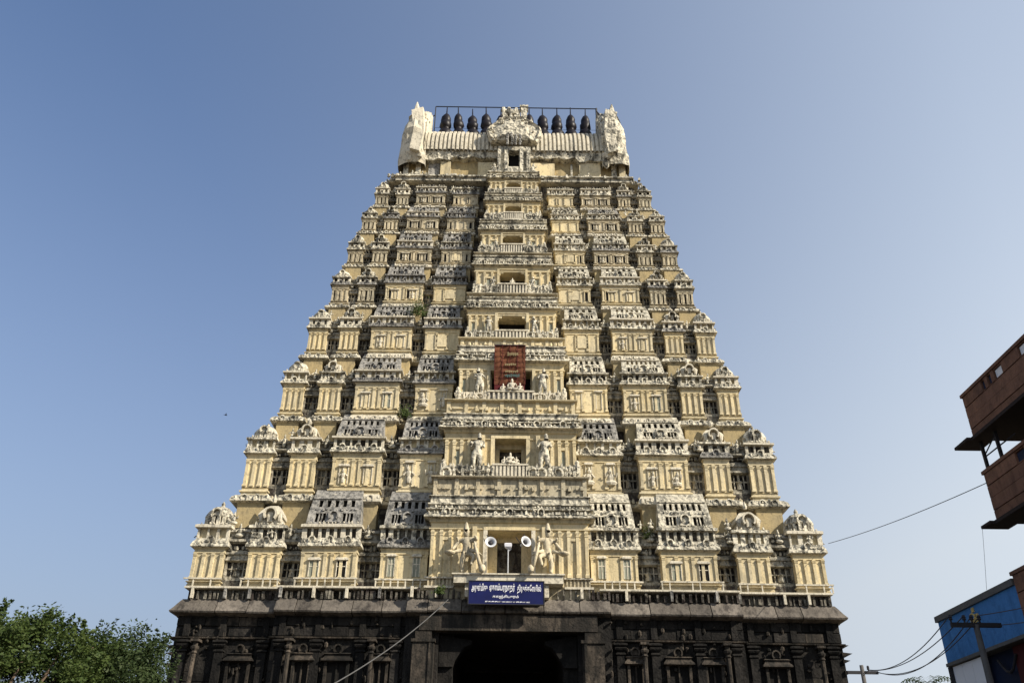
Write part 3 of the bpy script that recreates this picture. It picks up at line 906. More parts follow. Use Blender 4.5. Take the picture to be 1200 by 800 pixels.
# ---- guardian and small standing statues --------------------------------------
M['cream_white'] = weathered('ivory_statue_plaster', (0.62, 0.54, 0.38), (0.50, 0.44, 0.32), stain=(0.08, 0.07, 0.055), amt=0.6, up=0.3, bump=0.5, speck=0.4)
def guardian_mesh():
    J = {
        'pelvis': ((0, 0, 1.22), 0.27), 'belly': ((0.02, -0.03, 1.5), 0.20), 'chest': ((0.0, -0.04, 1.84), 0.31), 'neck': ((-0.03, -0.04, 2.13), 0.10),
        'head': ((-0.05, -0.08, 2.34), 0.20), 'brow': ((-0.05, -0.05, 2.50), 0.20), 'crown': ((-0.06, -0.02, 2.74), 0.14), 'tip': ((-0.06, 0, 3.02), 0.05),
        'nose': ((-0.05, -0.25, 2.33), 0.035),
        'shl': ((-0.36, -0.02, 2.0), 0.115), 'ell': ((-0.66, -0.12, 1.55), 0.09), 'hal': ((-0.80, -0.30, 1.32), 0.085),
        'shr': ((0.36, -0.02, 2.0), 0.115), 'elr': ((0.60, -0.16, 1.9), 0.09), 'har': ((0.50, -0.34, 2.12), 0.085),
        'ul': ((-0.50, -0.02, 1.78), 0.08), 'ul2': ((-0.55, -0.28, 2.08), 0.075), 'ur': ((0.34, 0.02, 2.12), 0.09), 'ur2': ((0.56, 0.0, 1.72), 0.08), 'ur3': ((0.46, -0.28, 1.5), 0.075),
        'hipl': ((-0.17, 0, 1.12), 0.18), 'knl': ((-0.22, -0.12, 0.66), 0.16), 'anl': ((-0.2, 0, 0.15), 0.11), 'tol': ((-0.22, -0.24, 0.07), 0.07),
        'hipr': ((0.17, -0.02, 1.12), 0.18), 'knr': ((0.52, -0.30, 0.92), 0.135), 'anr': ((0.34, -0.28, 0.50), 0.085), 'tor': ((0.38, -0.44, 0.44), 0.065),
    }
    E_ = [('pelvis', 'belly'), ('belly', 'chest'), ('chest', 'neck'), ('neck', 'head'), ('head', 'brow'), ('brow', 'crown'), ('crown', 'tip'), ('head', 'nose'),
          ('chest', 'shl'), ('shl', 'ell'), ('ell', 'hal'), ('chest', 'shr'), ('shr', 'elr'), ('elr', 'har'), ('shl', 'ul'), ('ul', 'ul2'), ('shr', 'ur2'), ('ur2', 'ur3'),
          ('pelvis', 'hipl'), ('hipl', 'knl'), ('knl', 'anl'), ('anl', 'tol'), ('pelvis', 'hipr'), ('hipr', 'knr'), ('knr', 'anr'), ('anr', 'tor')]
    J.pop('ur')
    return skin('guardian_statue', J, E_, [M['cream_white']], 1)
GUARD = guardian_mesh()

def guardian(x, y, z, h, flip, label):
    o = link('guardian_statue', GUARD, tower, (x, y - 46, z), (0, 0, rad(-6 * flip)), (flip * h / 3.0, h / 3.0, h / 3.0), label=label)
    c = MB()                                   # club, sash, shield
    c.tube([(0.95, -0.35, 0.05), (0.62, -0.42, 1.2), (0.5, -0.36, 1.75)], [0.14, 0.09, 0.05], 7)
    c.blob((0.98, -0.35, 0.2), (0.2, 0.2, 0.26), 0, 8, 4)
    put(c, 'club', M['cream_white'], o, smooth=True)
    c = MB()
    c.rings(-0.92, -0.25, [(0.10, 1.0), (0.30, 1.12), (0.34, 1.22), (0.12, 1.3)], 9)
    c.tube([(-0.3, -0.1, 1.32), (-0.75, -0.2, 1.2), (-1.0, -0.1, 1.28)], [0.12, 0.08, 0.03], 6)
    c.v = c.v[:]
    put(c, 'arm_shield', M['cream_white'], o, smooth=True)
    c = MB()
    c.tube([(0.25, -0.15, 1.3), (0.62, -0.3, 1.18), (0.95, -0.2, 0.98)], [0.13, 0.09, 0.03], 6)
    c.blob((0, 0, 1.2), (0.34, 0.26, 0.15), 0, 8, 4)
    c.tube([(-0.1, -0.25, 1.2), (-0.12, -0.3, 0.9), (-0.02, -0.26, 0.6)], [0.06, 0.05, 0.02], 5)
    c.v = [p for p in c.v]
    put(c, 'sash', M['cream_white'], o, smooth=True)
    return o

def standing_mesh(seed):
    r_ = random.Random(seed)
    s = r_.uniform(-0.06, 0.06)
    J = {'pelvis': ((0, 0, 0.46), 0.12), 'chest': ((s, 0, 0.70), 0.10), 'neck': ((s, 0, 0.80), 0.04), 'head': ((s * 1.3, -0.02, 0.86), 0.062), 'tip': ((s * 1.3, 0, 1.02), 0.045),
         'shl': ((-0.13 + s, 0, 0.76), 0.04), 'ell': ((-0.19, -0.03, 0.60), 0.036), 'hal': ((-0.15, -0.13, 0.52 + r_.uniform(0, .12)), 0.034),
         'shr': ((0.13 + s, 0, 0.76), 0.04), 'elr': ((0.20, -0.03, 0.62), 0.036), 'har': ((0.15, -0.13, 0.66 + r_.uniform(0, .1)), 0.034),
         'hl': ((-0.07, 0, 0.40), 0.095), 'kl': ((-0.08, -0.03, 0.22), 0.07), 'fl': ((-0.07, -0.02, 0.02), 0.04),
         'hr': ((0.07, 0, 0.40), 0.095), 'kr': ((0.11, -0.06, 0.23), 0.07), 'fr': ((0.07, -0.02, 0.02), 0.04)}
    E_ = [('pelvis', 'chest'), ('chest', 'neck'), ('neck', 'head'), ('head', 'tip'), ('chest', 'shl'), ('shl', 'ell'), ('ell', 'hal'), ('chest', 'shr'), ('shr', 'elr'), ('elr', 'har'),
          ('pelvis', 'hl'), ('hl', 'kl'), ('kl', 'fl'), ('pelvis', 'hr'), ('hr', 'kr'), ('kr', 'fr')]
    return skin('standing_statue', J, E_, [M['stucco']], 1)
STAND = [standing_mesh(k) for k in range(3)]

def seated_mesh():
    J = {'pelvis': ((0, 0, 0.16), 0.15), 'chest': ((0, 0, 0.50), 0.17), 'neck': ((0, 0, 0.66), 0.07), 'head': ((0, -0.03, 0.78), 0.105), 'tip': ((0, 0, 1.0), 0.05),
         'shl': ((-0.22, 0, 0.60), 0.065), 'ell': ((-0.32, -0.06, 0.36), 0.05), 'hal': ((-0.2, -0.2, 0.26), 0.05), 'shr': ((0.22, 0, 0.60), 0.065), 'elr': ((0.32, -0.06, 0.36), 0.05), 'har': ((0.26, -0.2, 0.5), 0.05),
         'kl': ((-0.36, -0.2, 0.13), 0.10), 'fl': ((0.0, -0.3, 0.08), 0.06), 'kr': ((0.36, -0.2, 0.13), 0.10), 'fr': ((0.05, -0.26, 0.02), 0.06)}
    E_ = [('pelvis', 'chest'), ('chest', 'neck'), ('neck', 'head'), ('head', 'tip'), ('chest', 'shl'), ('shl', 'ell'), ('ell', 'hal'), ('chest', 'shr'), ('shr', 'elr'), ('elr', 'har'),
          ('pelvis', 'kl'), ('kl', 'fl'), ('pelvis', 'kr'), ('kr', 'fr')]
    return skin('seated_statue', J, E_, [M['white']], 1)
SEAT = seated_mesh()

# ---- central bays ---------------------------------------------------------------
# floor, opening bottom, opening top, opening half-width, parapet bottom, parapet top, lower ledge
CEN = [
    dict(fl=13.45, o0=13.67, o1=16.0, ow=1.20, p0=None, p1=None, led=None),
    dict(fl=19.1, o0=20.16, o1=21.95, ow=0.93, p0=19.1, p1=20.2, led=17.9),
    dict(fl=24.5, o0=24.9, o1=27.1, ow=1.32, p0=24.5, p1=25.4, led=23.5),
    dict(fl=29.4, o0=29.9, o1=31.68, ow=0.95, p0=29.4, p1=30.2, led=28.72),
    dict(fl=33.3, o0=34.2, o1=35.75, ow=0.90, p0=33.3, p1=34.35, led=32.9),
    dict(fl=37.2, o0=38.0, o1=39.3, ow=0.74, p0=37.2, p1=38.1, led=36.85),
    dict(fl=40.55, o0=41.3, o1=42.4, ow=0.60, p0=40.55, p1=41.35, led=40.25),
    dict(fl=43.5, o0=44.0, o1=45.05, ow=0.56, p0=43.5, p1=44.1, led=43.2),
]
for i in range(8):
    c = CEN[i]
    lz, W, Y = CEN_Z[i], CEN_W[i], LIP_Y[i] - 0.9
    yw = Y + 0.36
    sc = (LED_Z[i] - BASE_B[i]) / 5.3
    zb = c['fl']
    w = W - 0.33
    top = CEN[i + 1]['fl'] if i < 7 else 46.05
    dep = 2.4
    q = MB()
    ow, o0, o1 = c['ow'], c['o0'], c['o1']
    # front wall around the door opening, with sides, top and a plaster-lined deep doorway
    jd = 1.2 if i == 0 else 0.8 if i == 1 else 0.40
    q.holes(-w, w, zb, lz, yw, [(-ow, ow, o0, o1)], jd, 0, 0)
    q.f.pop(); q.m.pop()                       # open the back of the doorway
    q.add([(-w, yw, zb), (-w, yw, lz), (-w, yw + dep, lz), (-w, yw + dep, zb)], [(0, 1, 2, 3)])
    q.add([(w, yw, zb), (w, yw + dep, zb), (w, yw + dep, lz), (w, yw, lz)], [(0, 1, 2, 3)])
    iw = ow * (0.56 if i == 0 else 0.70 if i == 1 else 0.93)
    iz = lerp(o0, o1, 0.88 if i == 0 else 0.84 if i == 1 else 0.97)
    q.holes(-ow, ow, o0, o1, yw + jd, [(-iw, iw, o0, iz)], 0.6, 0, 1)
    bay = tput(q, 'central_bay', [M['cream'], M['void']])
    def cput(mb, name, mats, **k):
        mb.v = [(x, y - 46, z) for x, y, z in mb.v]
        return put(mb, name, mats, bay, **k)
    # door frame
    fw = 0.22 * max(0.6, sc)
    for sg in (-1, 1):
        fr = MB()
        xs = sorted((sg * ow, sg * (ow + fw)))
        fr.box(xs[0], xs[1], yw - 0.12, yw + 0.1, zb + 0.02, o1 + 0.02)
        cput(fr, 'door_jamb', M['white' if i == 0 else 'cream'])
        if i < 2:
            fr = MB()
            xs = sorted((sg * (ow + fw + 0.35), sg * (ow + fw + 0.6)))
            fr.box(xs[0], xs[1], yw - 0.2, yw + 0.1, zb + 0.02, o1 + 0.2)
            cput(fr, 'side_pier', M['cream'])
    fr = MB()
    fr.box(-ow - fw, ow + fw, yw - 0.13, yw + 0.1, o1 + 0.022, o1 + (0.2 if i < 2 else 0.08))
    if i >= 3:                                 # arched head
        fr2 = []
        nseg = 8
        for k in range(nseg):
            a0 = math.pi * k / nseg; a1 = math.pi * (k + 1) / nseg
            for sgn in (0,):
                x0_, x1_ = ow * math.cos(a1), ow * math.cos(a0)
                zz0 = o1 - (o1 - o0) * 0.28 * (1 - min(math.sin(a0), math.sin(a1)))
                fr.box(x0_, x1_, yw - 0.06, yw + 0.35, zz0, o1 + 0.04)
    cput(fr, 'door_lintel', M['cream'])
    # pilasters of the bay
    ph = (lz - zb) * 0.80
    pil = pilaster_mesh(ph, 0.16 * max(.65, sc), 0.12, 1, 'cream')
    xs = []
    a0, a1 = ow + fw + (0.85 if i < 2 else 0.35), w - 0.12
    np_ = 5 if i < 2 else 4 if i < 4 else 3
    for k in range(np_):
        xs.append(lerp(a0, a1, k / (np_ - 1)))
    for sg in (-1, 1):
        for x in xs:
            link('pilaster', pil, bay, (sg * x, yw - 46, zb))
        for k in range(0, np_ - 1, 2):
            n = MB()                            # wall niches between the pilasters
            mx = sg * (xs[k] + xs[k + 1]) / 2
            hwid = (xs[k + 1] - xs[k]) * 0.22
            n.box(mx - hwid, mx + hwid, yw - 0.02, yw + 0.04, zb + ph * 0.35, zb + ph * 0.75, 1)
            n.box(mx - hwid - 0.04, mx - hwid, yw - 0.07, yw + 0.04, zb + ph * 0.3, zb + ph * 0.78)
            n.box(mx + hwid, mx + hwid + 0.04, yw - 0.07, yw + 0.04, zb + ph * 0.3, zb + ph * 0.78)
            n.box(mx - hwid - 0.07, mx + hwid + 0.07, yw - 0.1, yw + 0.04, zb + ph * 0.78, zb + ph * 0.84)
            cput(n, 'wall_niche', [M['cream'], M['shutter'] if i else M['cream']])
    # cornice strip over pilasters and the eave
    n = MB()
    n.loft(-w, w, yw + dep, [(0.0, zb + ph), (0.10, zb + ph + 0.04), (0.10, zb + ph + 0.1), (0.03, zb + ph + 0.13), (0.03, lz - 0.2 * sc), (0.12, lz - 0.1 * sc), (0.1, lz - 0.03)], 0, yw, False) if i > 1 else n.loft(-w, -ow - 0.3, yw + 0.5, [(0, zb + ph), (0.1, zb + ph + 0.04), (0.1, zb + ph + 0.1), (0, zb + ph + 0.14)], 0, yw, False)
    if i <= 1:
        n.loft(ow + 0.3, w, yw + 0.5, [(0, zb + ph), (0.1, zb + ph + 0.04), (0.1, zb + ph + 0.1), (0, zb + ph + 0.14)], 0, yw, False)
        n.loft(-w, w, yw + dep, [(0.0, lz - 0.25), (0.1, lz - 0.2), (0.12, lz - 0.02)], 0, yw, False)
    cput(n, 'architrave', M['cream'])
    nled = CEN[i + 1]['led'] if i < 7 else 45.7
    e = MB()
    he = (nled - lz) * 0.85
    ov = 0.40 * max(.7, sc)
    e.loft(-w, w, yw + dep, [(o, lz + z) for o, z in kapota(he * 0.42, ov)] + [(ov * 0.8, lz + he * 0.44), (ov * 0.82, lz + he * 0.50), (ov * 0.35, lz + he * 0.52), (ov * 0.3, lz + he * 0.70), (ov * 0.6, lz + he * 0.73), (ov * 0.6, lz + he * 0.80), (0.10, lz + he * 0.86), (0.10, nled), (0.2, nled + 0.02), (0.2, nled + 0.07), (0.0, nled + 0.1)], 0, yw, False)
    ornaments(e, -w - ov * 0.5, w + ov * 0.5, yw - ov * 0.8, lz + he * 0.24, 0.3 * max(.7, sc), 0.17 * max(.7, sc), 0, 50 + i)
    ornaments(e, -w, w, yw - 0.15, lz + he * 0.62, 0.24 * max(.7, sc), 0.12 * max(.7, sc), 0, 150 + i)
    for k in range(5):
        e.arch(-w * 0.8 + w * 0.4 * k, lz + he * 0.30, 0.20 * max(.7, sc), yw - ov - 0.04, yw - 0.05, 8)
    cput(e, 'eave', M['stucco'])
    # panelled band between eave and parapet
    n = MB()
    n.box(-w + 0.05, w - 0.05, yw + 0.12, yw + dep, nled + 0.05, top + 0.01)
    nn = 7
    ornaments(n, -w + 0.1, w - 0.1, yw + 0.08, (nled + top) / 2, 0.42 * max(.7, sc), 0.2 * max(.7, sc), 0, 250 + i)
    for k in range(nn + 1):
        px = -w + 0.1 + (2 * w - 0.2) * k / nn
        n.box(px - 0.09 * sc - .02, px + 0.09 * sc + .02, yw + 0.02, yw + 0.2, nled + 0.05, top)
    n.loft(-w, w, yw + dep, [(0.0, top - 0.08), (0.16, top - 0.02), (0.18, top + 0.05), (0.0, top + 0.09)], 0, yw + 0.02, False)
    cput(n, 'panel_band', M['aged'] if i in (0, 3, 4) else M['cream'] if i in (1, 2) else M['stucco'])
    # parapet with reliefs
    if c['p0']:
        p0, p1 = c['p0'] + 0.07, c['p1']
        n = MB()
        rp = random.Random(600 + i)
        yy = yw - 0.45
        n.box(-w - 0.1, -ow - 0.1, yy + 0.08, yy + 0.3, p0, p1 - 0.05)
        n.box(ow + 0.1, w + 0.1, yy + 0.08, yy + 0.3, p0, p1 - 0.05)
        n.box(-w - 0.12, w + 0.12, yy, yw, p0 - 0.06, p0 + 0.02)
        nseg = 6
        for sg in (-1, 1):
            for k in range(nseg + 1):
                px = sg * lerp(ow + 0.15, w + 0.05, k / nseg)
                n.box(px - 0.06, px + 0.06, yy - 0.02, yy + 0.3, p0, p1 + rp.uniform(-0.1, 0.08) * sc)
                if k < nseg:
                    mx = sg * lerp(ow + 0.15, w + 0.05, (k + 0.5) / nseg)
                    if rp.random() < 0.6:
                        figure(n, mx, yy - 0.02, p0, (p1 - p0) * rp.uniform(0.8, 1.15), 0, rp)
                    else:
                        n.arch(mx, p0 + (p1 - p0) * 0.45, (p1 - p0) * 0.35, yy - 0.1, yy + 0.1, 8)
            n.rings(sg * (w + 0.0), yy + 0.15, [(0.17 * sc, p0), (0.2 * sc, p1), (0.12 * sc, p1 + 0.1), (0.15 * sc, p1 + 0.2), (0.03, p1 + 0.35)], 6)
        cput(n, 'parapet', M['white' if i in (2,) else 'stucco'], smooth=False)
        n = MB()                               # solid front of the balcony
        bz0, bz1 = p0, p1
        n.box(-ow - 0.12, ow + 0.12, yy - 0.12, yy + 0.05, bz0, bz0 + 0.1)
        n.box(-ow - 0.12, ow + 0.12, yy - 0.14, yy + 0.07, bz1 - 0.1, bz1)
        nb = 9
        for k in range(nb + 1):
            px = -ow - 0.05 + (2 * ow + 0.1) * k / nb
            n.box(px - 0.05 * sc - .015, px + 0.05 * sc + .015, yy - 0.10, yy + 0.02, bz0 + 0.1, bz1 - 0.1)
        n.box(-ow - 0.1, ow + 0.1, yy - 0.03, yy + 0.04, bz0 + 0.1, bz1 - 0.1, 1)
        cput(n, 'balcony_rail', [M['white'], M['grey']])

# inner back walls and shading masses behind the central bays are the storeys themselves
# foot of the lowest central bay
q = MB()
q.box(-4.35, 4.35, 45.78, 47.5, 12.3, 13.46)
for k in range(8):
    for sg in (-1, 1):
        q.box(sg * (2.9 + 0.2 * k) - 0.04, sg * (2.9 + 0.2 * k) + 0.04, 45.7, 45.8, 12.98, 13.4)
tput(q, 'bay_foot', M['aged'])
q = MB()
for sg in (-1, 1):
    xs = sorted((sg * 2.95, sg * 4.5)); q.box(xs[0], xs[1], 45.6, 45.79, 12.86, 12.98); q.box(xs[0], xs[1], 45.62, 45.79, 13.38, 13.46)
tput(q, 'bay_ledge', M['white'])
# balcony slab above the sign
q = MB()
q.box(-2.9, 2.85, 44.95, 46.2, 12.98, 13.40)
q.box(-3.0, 2.95, 44.85, 46.2, 13.40, 13.47)
q.box(-2.3, 2.1, 45.1, 46.2, 12.3, 12.98)
tput(q, 'balcony', M['white'])

guardian(-2.28, 45.10, 13.47, 2.8, 1, None)
guardian(2.02, 45.10, 13.47, 2.8, -1, None)
for i, dx, hh in ((1, 1.95, 2.3), (2, 1.95, 1.85), (3, 1.5, 1.35), (4, 1.35, 1.1), (5, 1.15, 0.85)):
    Y = LIP_Y[i] - 0.9 + 0.36 - 0.35
    for sg in (-1, 1):
        hgt = hh
        link('standing_statue', STAND[(i + (sg > 0)) % 3], tower, (sg * dx, Y - 46, CEN[i]['fl'] + (CEN_Z[i] - CEN[i]['fl']) * 0.22), (0, 0, 0), (sg * hgt * 0.92, hgt, hgt))
for (x, i, hgt) in ((-0.35, 1, 0.5), (0.0, 1, 0.75), (0.35, 1, 0.5), (-0.5, 2, 0.55), (0.05, 2, 0.9), (0.55, 2, 0.6), (0, 4, 0.5)):
    Y = LIP_Y[i] - 0.9 + 0.36 - 0.42
    link('seated_statue', SEAT, tower, (x, Y - 46, CEN[i]['p1']), (0, 0, 0), (hgt, hgt, hgt))

# ---- crown: neck, ribbed barrel roof, gables ------------------------------------
NW, NY = 9.0, 52.7
q = MB()
q.box(-9.3, 9.3, 51.75, BACK - 51.7, 46.0, 46.3)
q.loft(-9.3, 9.3, BACK - 51.8, [(0.0, 46.3), (0.12, 46.34), (0.12, 46.44), (0, 46.5)], 0, 51.7)
ornaments(q, -10.0, 10.0, 51.75, 46.4, 0.45, 0.24, 0, 4711, 0.15)
for sg in (-1, 1):
    for k in range(7):
        figure(q, sg * (8.9 + 0.22 * k), 51.9 + 0.1 * k, 46.0, 0.95 - 0.07 * k, 0, random)
tput(q, 'crown_platform', M['stucco'])
q = MB()
q.box(-NW + 0.25, NW - 0.25, NY + 0.25, BACK - NY - 0.25, 46.5, 49.5)
neck = tput(q, 'crown_neck', M['plinth'])
def nput(mb, name, mats, **k):
    mb.v = [(x, y - 46, z) for x, y, z in mb.v]
    return put(mb, name, mats, neck, **k)
for x0, x1, d, mt in ((-8.9, -8.5, 0.3, 'stucco'), (-7.9, -7.5, 0.25, 'stucco'), (-6.9, -6.0, 0.1, 'grey'), (-5.9, -5.1, 0.35, 'cream'), (-2.9, -1.4, 0.3, 'cream'), (1.4, 3.3, 0.3, 'cream'), (4.6, 4.75, 0.2, 'stucco'), (5.3, 7.0, 0.35, 'cream'), (7.9, 8.3, 0.25, 'stucco'), (8.5, 9.0, 0.3, 'cream')):
    q = MB(); q.box(x0, x1, NY + 0.25 - d, NY + 0.4, 46.5, 48.7); nput(q, 'neck_panel', M[mt])
q = MB()
ornaments(q, -NW, NW, NY - 0.3, 46.75, 0.5, 0.22, 0, 5, 0.2)
fr_ = random.Random(77)
for k in range(9):
    figure(q, fr_.uniform(-8.6, 8.6), NY - 0.45, 46.55, fr_.uniform(0.5, 0.9), 0, fr_)
nput(q, 'neck_figures', M['stucco'], kind='stuff', smooth=True)
# wavy eave under the barrel
q = MB()
segs = 44
vs = []
for k in range(segs + 1):
    x = -NW + 2 * NW * k / segs
    zz = 48.85 + 0.12 * math.sin(k * 1.9) + (0.25 if abs(x) < 5 else 0) + random.uniform(-0.05, 0.05)
    yy = NY - 0.3 + random.uniform(-0.06, 0.06)
    vs += [(x, NY + 0.4, zz - 0.15), (x, yy, zz - 0.1), (x, yy - 0.02, zz + 0.06), (x, yy - 0.1, zz + 0.45), (x, NY - 0.45, 49.78)]
fs = []
for k in range(segs):
    for j in range(4):
        fs.append((5 * k + j, 5 * k + 5 + j, 5 * k + 6 + j, 5 * k + 1 + j))
q.add(vs, fs)
ornaments(q, -NW, NW, NY - 0.15, 49.1, 0.3, 0.16, 0, 6, 0.05)
nput(q, 'crown_eave', M['stucco'])
# barrel: half-ellipse with ribs
BA, BB, BZ = 2.85, 3.65, 49.55
q = MB()
xs = []
nr = 46
pts = []
step = 2 * 7.9 / nr
for k in range(nr):
    x = -7.9 + step * k
    pr_ = random.uniform(0.14, 0.24) if not (5.2 < x < 6.6) else 0.2
    pts += [(x, 0.0), (x + step * random.uniform(0.22, 0.36), 0.0), (x + step * 0.40, pr_), (x + step * 0.94, pr_)]
pts.append((7.9, 0.0))
NA = 12
vs = []
for x, pr in pts:
    for j in range(NA + 1):
        th = math.pi * j / NA
        vs.append((x, YC - (BA + pr) * math.cos(th), BZ + (BB + pr) * math.sin(th)))
fs = []
for k in range(len(pts) - 1):
    for j in range(NA):
        a = k * (NA + 1) + j
        fs.append((a, a + NA + 1, a + NA + 2, a + 1))
q.add(vs, fs)
tput(q, 'ribbed_barrel_roof', M['white'])

# great end gables: horseshoe slabs seen edge on, ragged outline, rising to a horn
def end_gable(sg):
    q = MB()
    prof = [(-3.0, 48.2), (-3.35, 49.0), (-3.3, 50.2), (-3.6, 51.2), (-3.2, 52.6), (-2.6, 53.7), (-1.7, 54.3), (-0.9, 55.1), (-0.45, 56.2), (0, 57.5), (0.45, 56.2), (0.9, 55.1), (1.7, 54.3), (2.6, 53.7), (3.2, 52.6), (3.6, 51.2), (3.3, 50.2), (3.35, 49.0), (3.0, 48.2)]
    rg = random.Random(9 + sg)
    layers = [(7.15, 0.90, 0), (7.6, 1.0, 0), (8.15, 1.03, 0.1), (8.55, 1.0, 0.12), (8.85, 0.9, 0.15), (9.0, 0.72, 0.1)]
    n = len(prof)
    vs = []
    for xl, s_, j in layers:
        for y, z in prof:
            k = 1.0 if z < 54.5 else 0.9
            px = xl - max(0, (z - 53.8)) * 0.22 * (xl - 7.1) / 1.8
            px += max(0, 53.6 - z) * 0.075 * max(0, (xl - 7.6)) / 1.4
            vs.append((sg * (px + rg.uniform(-j, j)), YC + y * s_ + rg.uniform(-j, j), 48.2 + (z - 48.2) * (s_ if z < 56 else s_ ** 0.5) * k + rg.uniform(-j, j) + (0.0)))
    fs = []
    for l in range(len(layers) - 1):
        for k in range(n - 1):
            a = l * n + k
            fs.append((a, a + 1, a + n + 1, a + n))
    fs.append(tuple(range(n)))
    fs.append(tuple(range((len(layers) - 1) * n, len(layers) * n))[::-1])
    q.add(vs, fs)
    for k in range(16):                         # lumps of broken stucco
        z = rg.uniform(48.5, 54.2)
        q.blob((sg * rg.uniform(7.4, 8.6), YC - rg.uniform(2.9, 3.4) * (1 if z < 52.6 else 0.75), z), (rg.uniform(0.1, 0.35), 0.25, rg.uniform(0.2, 0.8)), 0, 6, 3)
    # tall folded flap leaning up the front
    xa = [(7.55, 48.7), (8.35, 49.0), (8.2, 51.3), (8.55, 53.6), (7.6, 54.0), (7.35, 51.2)]
    vs = [(sg * x, YC - 3.75 + 0.10 * (z - 49), z) for x, z in xa] + [(sg * (x - 0.1), YC - 3.0 + 0.10 * (z - 49), z) for x, z in xa]
    q.add(vs, [tuple(range(6)), tuple(range(6, 12))[::-1]] + [(k, (k + 1) % 6, 6 + (k + 1) % 6, 6 + k) for k in range(6)])
    q.tube([(sg * 8.25, YC - 1.8, 53.8), (sg * 8.3, YC - 1.0, 55.2), (sg * 8.5, YC - 0.6, 56.4), (sg * 8.55, YC - 0.5, 57.3)], [0.75, 0.5, 0.25, 0.05], 7)
    q.tube([(sg * 7.7, YC - 1.6, 53.8), (sg * 7.6, YC - 0.9, 55.0), (sg * 7.25, YC - 0.6, 55.9)], [0.6, 0.35, 0.08], 6)
    for k in range(5):                          # ribs running over the gable into the barrel
        xx = sg * (7.2 + 0.25 * k)
        q.tube([(xx, YC - 3.1 - 0.1 * (k % 2), 49.4), (xx, YC - 3.3, 51.0), (xx, YC - 2.9, 52.6), (xx * 1.0, YC - 2.0, 53.7)], 0.09, 5)
    tput(q, 'end_gable', M['white'] if sg < 0 else M['stucco'])
end_gable(-1)
end_gable(1)

# central horseshoe gable with its niche
q = MB()
rg = random.Random(4)
ga = []
for k in range(25):
    a = -0.5 + (math.pi + 1.0) * k / 24
    rx = 2.2 * (1 + 0.05 * math.sin(5 * a)); rz = 1.9 * (1 + 0.06 * math.sin(7 * a))
    ga.append((rx * math.cos(a), 50.95 + rz * math.sin(a)))
n = len(ga)
vs = []
for yy, s_ in ((53.4, 1.0), (51.75, 1.0), (51.5, 0.93), (51.62, 0.84), (51.55, 0.7), (51.35, 0.45)):
    for x, z in ga:
        vs.append((x * s_, yy + rg.uniform(-.03, .03), 50.95 + (z - 50.95) * s_ + rg.uniform(-0.02, 0.02)))
fs = []
for l in range(5):
    for k in range(n - 1):
        a = l * n + k
        fs.append((a, a + 1, a + n + 1, a + n))
    fs.append((l * n + n - 1, l * n, l * n + n, l * n + 2 * n - 1))
fs.append(tuple(range(5 * n, 6 * n)))
q.add(vs, fs)
for k in range(34):
    a = rg.uniform(-0.4, math.pi + 0.4); r_ = rg.uniform(0.3, 0.9)
    q.blob((2.3 * r_ * math.cos(a), 51.5 - 0.1 * (1 - r_), 50.95 + 2.0 * r_ * math.sin(a)), (rg.uniform(0.05, 0.14), 0.10, rg.uniform(0.05, 0.16)), 0, 5, 2)
q.box(0.55, 1.05, 51.7, 52.3, 52.8, 54.0)
q.box(0.45, 1.15, 51.65, 52.35, 53.95, 54.15)
for k in range(14):
    q.blob((rg.uniform(-1.1, 0.5), 51.8, rg.uniform(52.8, 53.7)), (0.2, 0.2, rg.uniform(0.2, 0.4)), 0, 6, 3)
q.box(-0.9, 0.5, 51.95, 52.2, 52.9, 53.95)
gable = tput(q, 'central_gable', M['stucco'])
q = MB()
q.holes(-1.3, 1.3, 46.5, 49.6, 51.75, [(-0.42, 0.42, 47.0, 49.2)], 0.6, 0, 1)
for sg in (-1, 1):
    q.box(sg * 0.62 - 0.13, sg * 0.62 + 0.13, 51.5, 51.75, 46.6, 49.4)
    q.box(sg * 1.15 - 0.13, sg * 1.15 + 0.13, 51.45, 51.75, 46.6, 49.2)
    xs = sorted((sg * 1.3, sg * 1.32))
    q.box(xs[0], xs[1], 51.76, 53, 46.5, 49.6)
    figure(q, sg * 1.5, 51.45, 46.6, 1.0, 0, rg)
q.box(-0.5, 0.5, 51.35, 51.6, 46.6, 47.15)
tput(q, 'crown_niche', [M['stucco'], M['void']])
q = MB()
for k in range(22):
    x = -0.5 + rg.uniform(-0.05, 0.05) + (k % 4) * 0.33
    q.blob((x, 51.3, 49.5 + (k // 4) * 0.22), (0.12, 0.12, 0.16), 0, 5, 2)
tput(q, 'gable_figures', M['grey'], kind='stuff')

# finials on the crest
fm = MB()
fm.rings(0, 0, [(0.62, -0.1), (0.66, 0.5), (0.62, 0.95), (0.50, 1.15), (0.36, 1.32), (0.44, 1.45), (0.52, 1.65), (0.52, 2.0), (0.42, 2.15), (0.46, 2.3), (0.44, 2.6), (0.30, 2.9), (0.14, 3.08), (0.06, 3.2), (0.04, 4.0)], 10)
fm.v = [(x * (1 + 0.30 * noise.noise(Vector((x * 2, y * 2, z * 1.5)))), y * (1 + 0.3 * noise.noise(Vector((x * 2, y * 2, z * 1.5 + 9)))), z) for x, y, z in fm.v]
FIN = fm.mesh('finial', [M['finial']], True)
for k in range(11):
    x = -6.0 + 12.15 * k / 10
    link('finial', FIN, tower, (x, YC - 46, 53.25), (rad(random.uniform(-2, 2)), rad(random.uniform(-3, 3)), random.uniform(0, 6)), (random.uniform(0.85, 0.98), random.uniform(0.85, 0.98), random.uniform(0.97, 1.02)))

